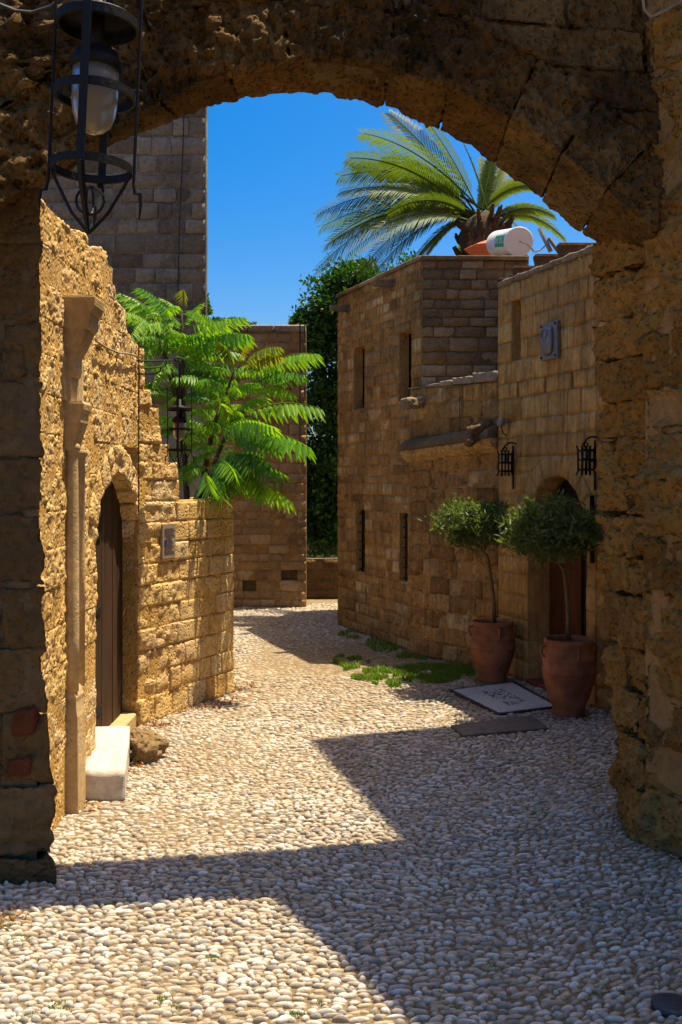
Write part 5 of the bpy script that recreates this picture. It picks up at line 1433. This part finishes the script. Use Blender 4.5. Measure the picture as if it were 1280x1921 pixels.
tree('evergreen_tree', 'dense dark evergreen tree filling the gap at the far end of the street', (.1, Yt + .3, 0),
     [(P(640, 560, Yt), (.75, .8, .75)), (P(600, 640, Yt), (.6, .6, .7)), (P(670, 540, Yt), (.7, .7, .6)), (P(610, 760, Yt), (.75, .7, .8)), (P(612, 870, Yt), (.7, .6, .7)), (P(600, 950, Yt), (.7, .6, .6)), (P(612, 1010, Yt), (.65, .5, .4)), (P(690, 640, Yt), (.7, .7, .8)), (P(575, 600, Yt), (.35, .4, .3)), (P(650, 900, Yt), (.6, .6, .7))], 34000, M_EVER, .115, 4)
tree('evergreen_tree', 'small dark bushy treetop just behind the grey tower and the back wall', (-2.6, 21, 0),
     [(P(385, 575, 21), (.16, .3, .24)), (P(415, 604, 21), (.35, .3, .07)), (P(455, 607, 21), (.25, .3, .05))], 1300, M_EVER, .09, 9, .07)
tree('evergreen_tree', 'pale green shrubby tree behind the low wall, further back than the dark evergreen', (1.6, 23, 0),
     [(P(700, 560, 23), (1.0, .8, .8)), (P(740, 520, 23), (.8, .8, .7)), (P(600, 900, 23), (1.2, .8, 1.6)), (P(590, 1000, 23), (1.2, .7, 1.0))], 6000, M_EVER, .11, 14, .12)

fw = thing('garden_wall', 'pale garden wall seen through the dark leaves beyond the low wall', 'wall', (0, 26, 0))
WG = Wall((-6, 26), (6, 26), (0, -1)); zc = courses(0, 2.6, .3)
lay(fw, WG, [(u0, u1, zc[k], zc[k + 1]) for k in range(len(zc) - 1) for u0, u1 in split(4.5, 7.2, .4, .7)], M_BACK, SHARED[M_BACK.name], .1, .01, .008, 300, mortar=M_MORTD)
MB().box((0, 26.2, 1.28), 12, .2, 2.56).build('wall_core', M_MORTD, fw)

# ================================================================== GRASS, WEEDS, LITTER
def blades(pts, h, seed, w=.004):
    g = np.random.default_rng(seed); n = len(pts); pts = np.asarray(pts); d = g.normal(0, .45, (n, 2)); H = h * g.uniform(.5, 1.3, n); a = g.uniform(0, 6.28, n)
    e = np.stack([np.cos(a) * w, np.sin(a) * w, np.zeros(n)], 1)
    m_ = pts + np.stack([d[:, 0] * H * .3, d[:, 1] * H * .3, H * .6], 1); t = pts + np.stack([d[:, 0] * H, d[:, 1] * H, H], 1)
    v = np.stack([pts - e, pts + e, m_ + e * .7, m_ - e * .7, t], 1).reshape(-1, 3); i = np.arange(n)[:, None] * 5
    return v, np.concatenate([i + np.array([[0, 1, 2]]), i + np.array([[0, 2, 3]]), i + np.array([[3, 2, 4]])])
def scatter(cx, cy, rx, ry, n, seed, thr=-.1):
    g = np.random.default_rng(seed); r = np.sqrt(g.uniform(0, 1, n)); a = g.uniform(0, 6.28, n)
    p = np.stack([cx + rx * r * np.cos(a), cy + ry * r * np.sin(a), np.full(n, .004)], 1)
    return p[vnoise(p * np.array([6, 6, 1]) + seed) > thr]
gp = []
for i, (px, py, rx, ry, n) in enumerate(((690, 1262, .28, .5, 3000), (725, 1278, .18, .35, 1800), (655, 1242, .2, .5, 1500), (745, 1284, .12, .2, 600), (800, 1265, .40, .55, 3200), (850, 1262, .25, .4, 1600), (665, 1245, .2, .4, 700), (720, 1210, .25, .6, 800), (660, 1192, .2, .4, 400), (780, 1232, .25, .4, 900))):
    c = G(px, py); gp.append(scatter(c.x, c.y, rx, ry, n, i))
v, f = blades(np.concatenate(gp), .05, 1, .006)
link('grass', mesh_tris('grass', v, f), M_GRASS, None, 'stuff')
gp = []
gw = np.random.default_rng(12)
for i, (px, py, s) in enumerate(((125, 1538, .10), (170, 1503, .06), (40, 1765, .05), (22, 1735, .04), (115, 1890, .05), (50, 1912, .05), (310, 1880, .04), (395, 1800, .03), (300, 1790, .03), (150, 1642, .05), (690, 1440, .03), (640, 1455, .03), (960, 1500, .05), (1010, 1530, .05), (1120, 1480, .04), (1040, 1830, .05), (1100, 1700, .05), (1160, 1770, .06), (1190, 1620, .06), (1235, 1630, .06), (480, 1300, .04), (455, 1218, .05), (980, 1690, .04), (880, 1600, .04), (1130, 1860, .06), (930, 1820, .05), (560, 1905, .03), (820, 1480, .03))):
    c = G(px, py); gp.append(scatter(c.x, c.y, s * 1.3, s * .8, 60, i + 40, -.2))
for i in range(14):
    c = G(gw.uniform(20, 1260), gw.uniform(1500, 1915)); gp.append(scatter(c.x, c.y, .025, .025, 16, i + 100, -2))
v, f = blades(np.concatenate(gp), .014, 2, .0025); link('weeds', mesh_tris('weeds', v, f), M_GRASS, None, 'stuff')
lit = []
for (px, py, rx, ry, n) in ((300, 1362, .25, .10, 130), (360, 1335, .25, .18, 160), (420, 1318, .2, .2, 150), (455, 1290, .12, .3, 160), (250, 1440, .1, .2, 70), (5, 1730, .12, .15, 60), (150, 1520, .15, .1, 60)):
    c = G(px, py); lit.append(scatter(c.x, c.y, rx, ry, n, px, -.2) + np.array([0, 0, .02]))
lit = np.concatenate(lit); v, f = leaf_cloud(len(lit), lit, .035, .4, 3, -.1); link('leaf_litter', mesh_tris('leaf_litter', v, f), M_DRY, None, 'stuff')
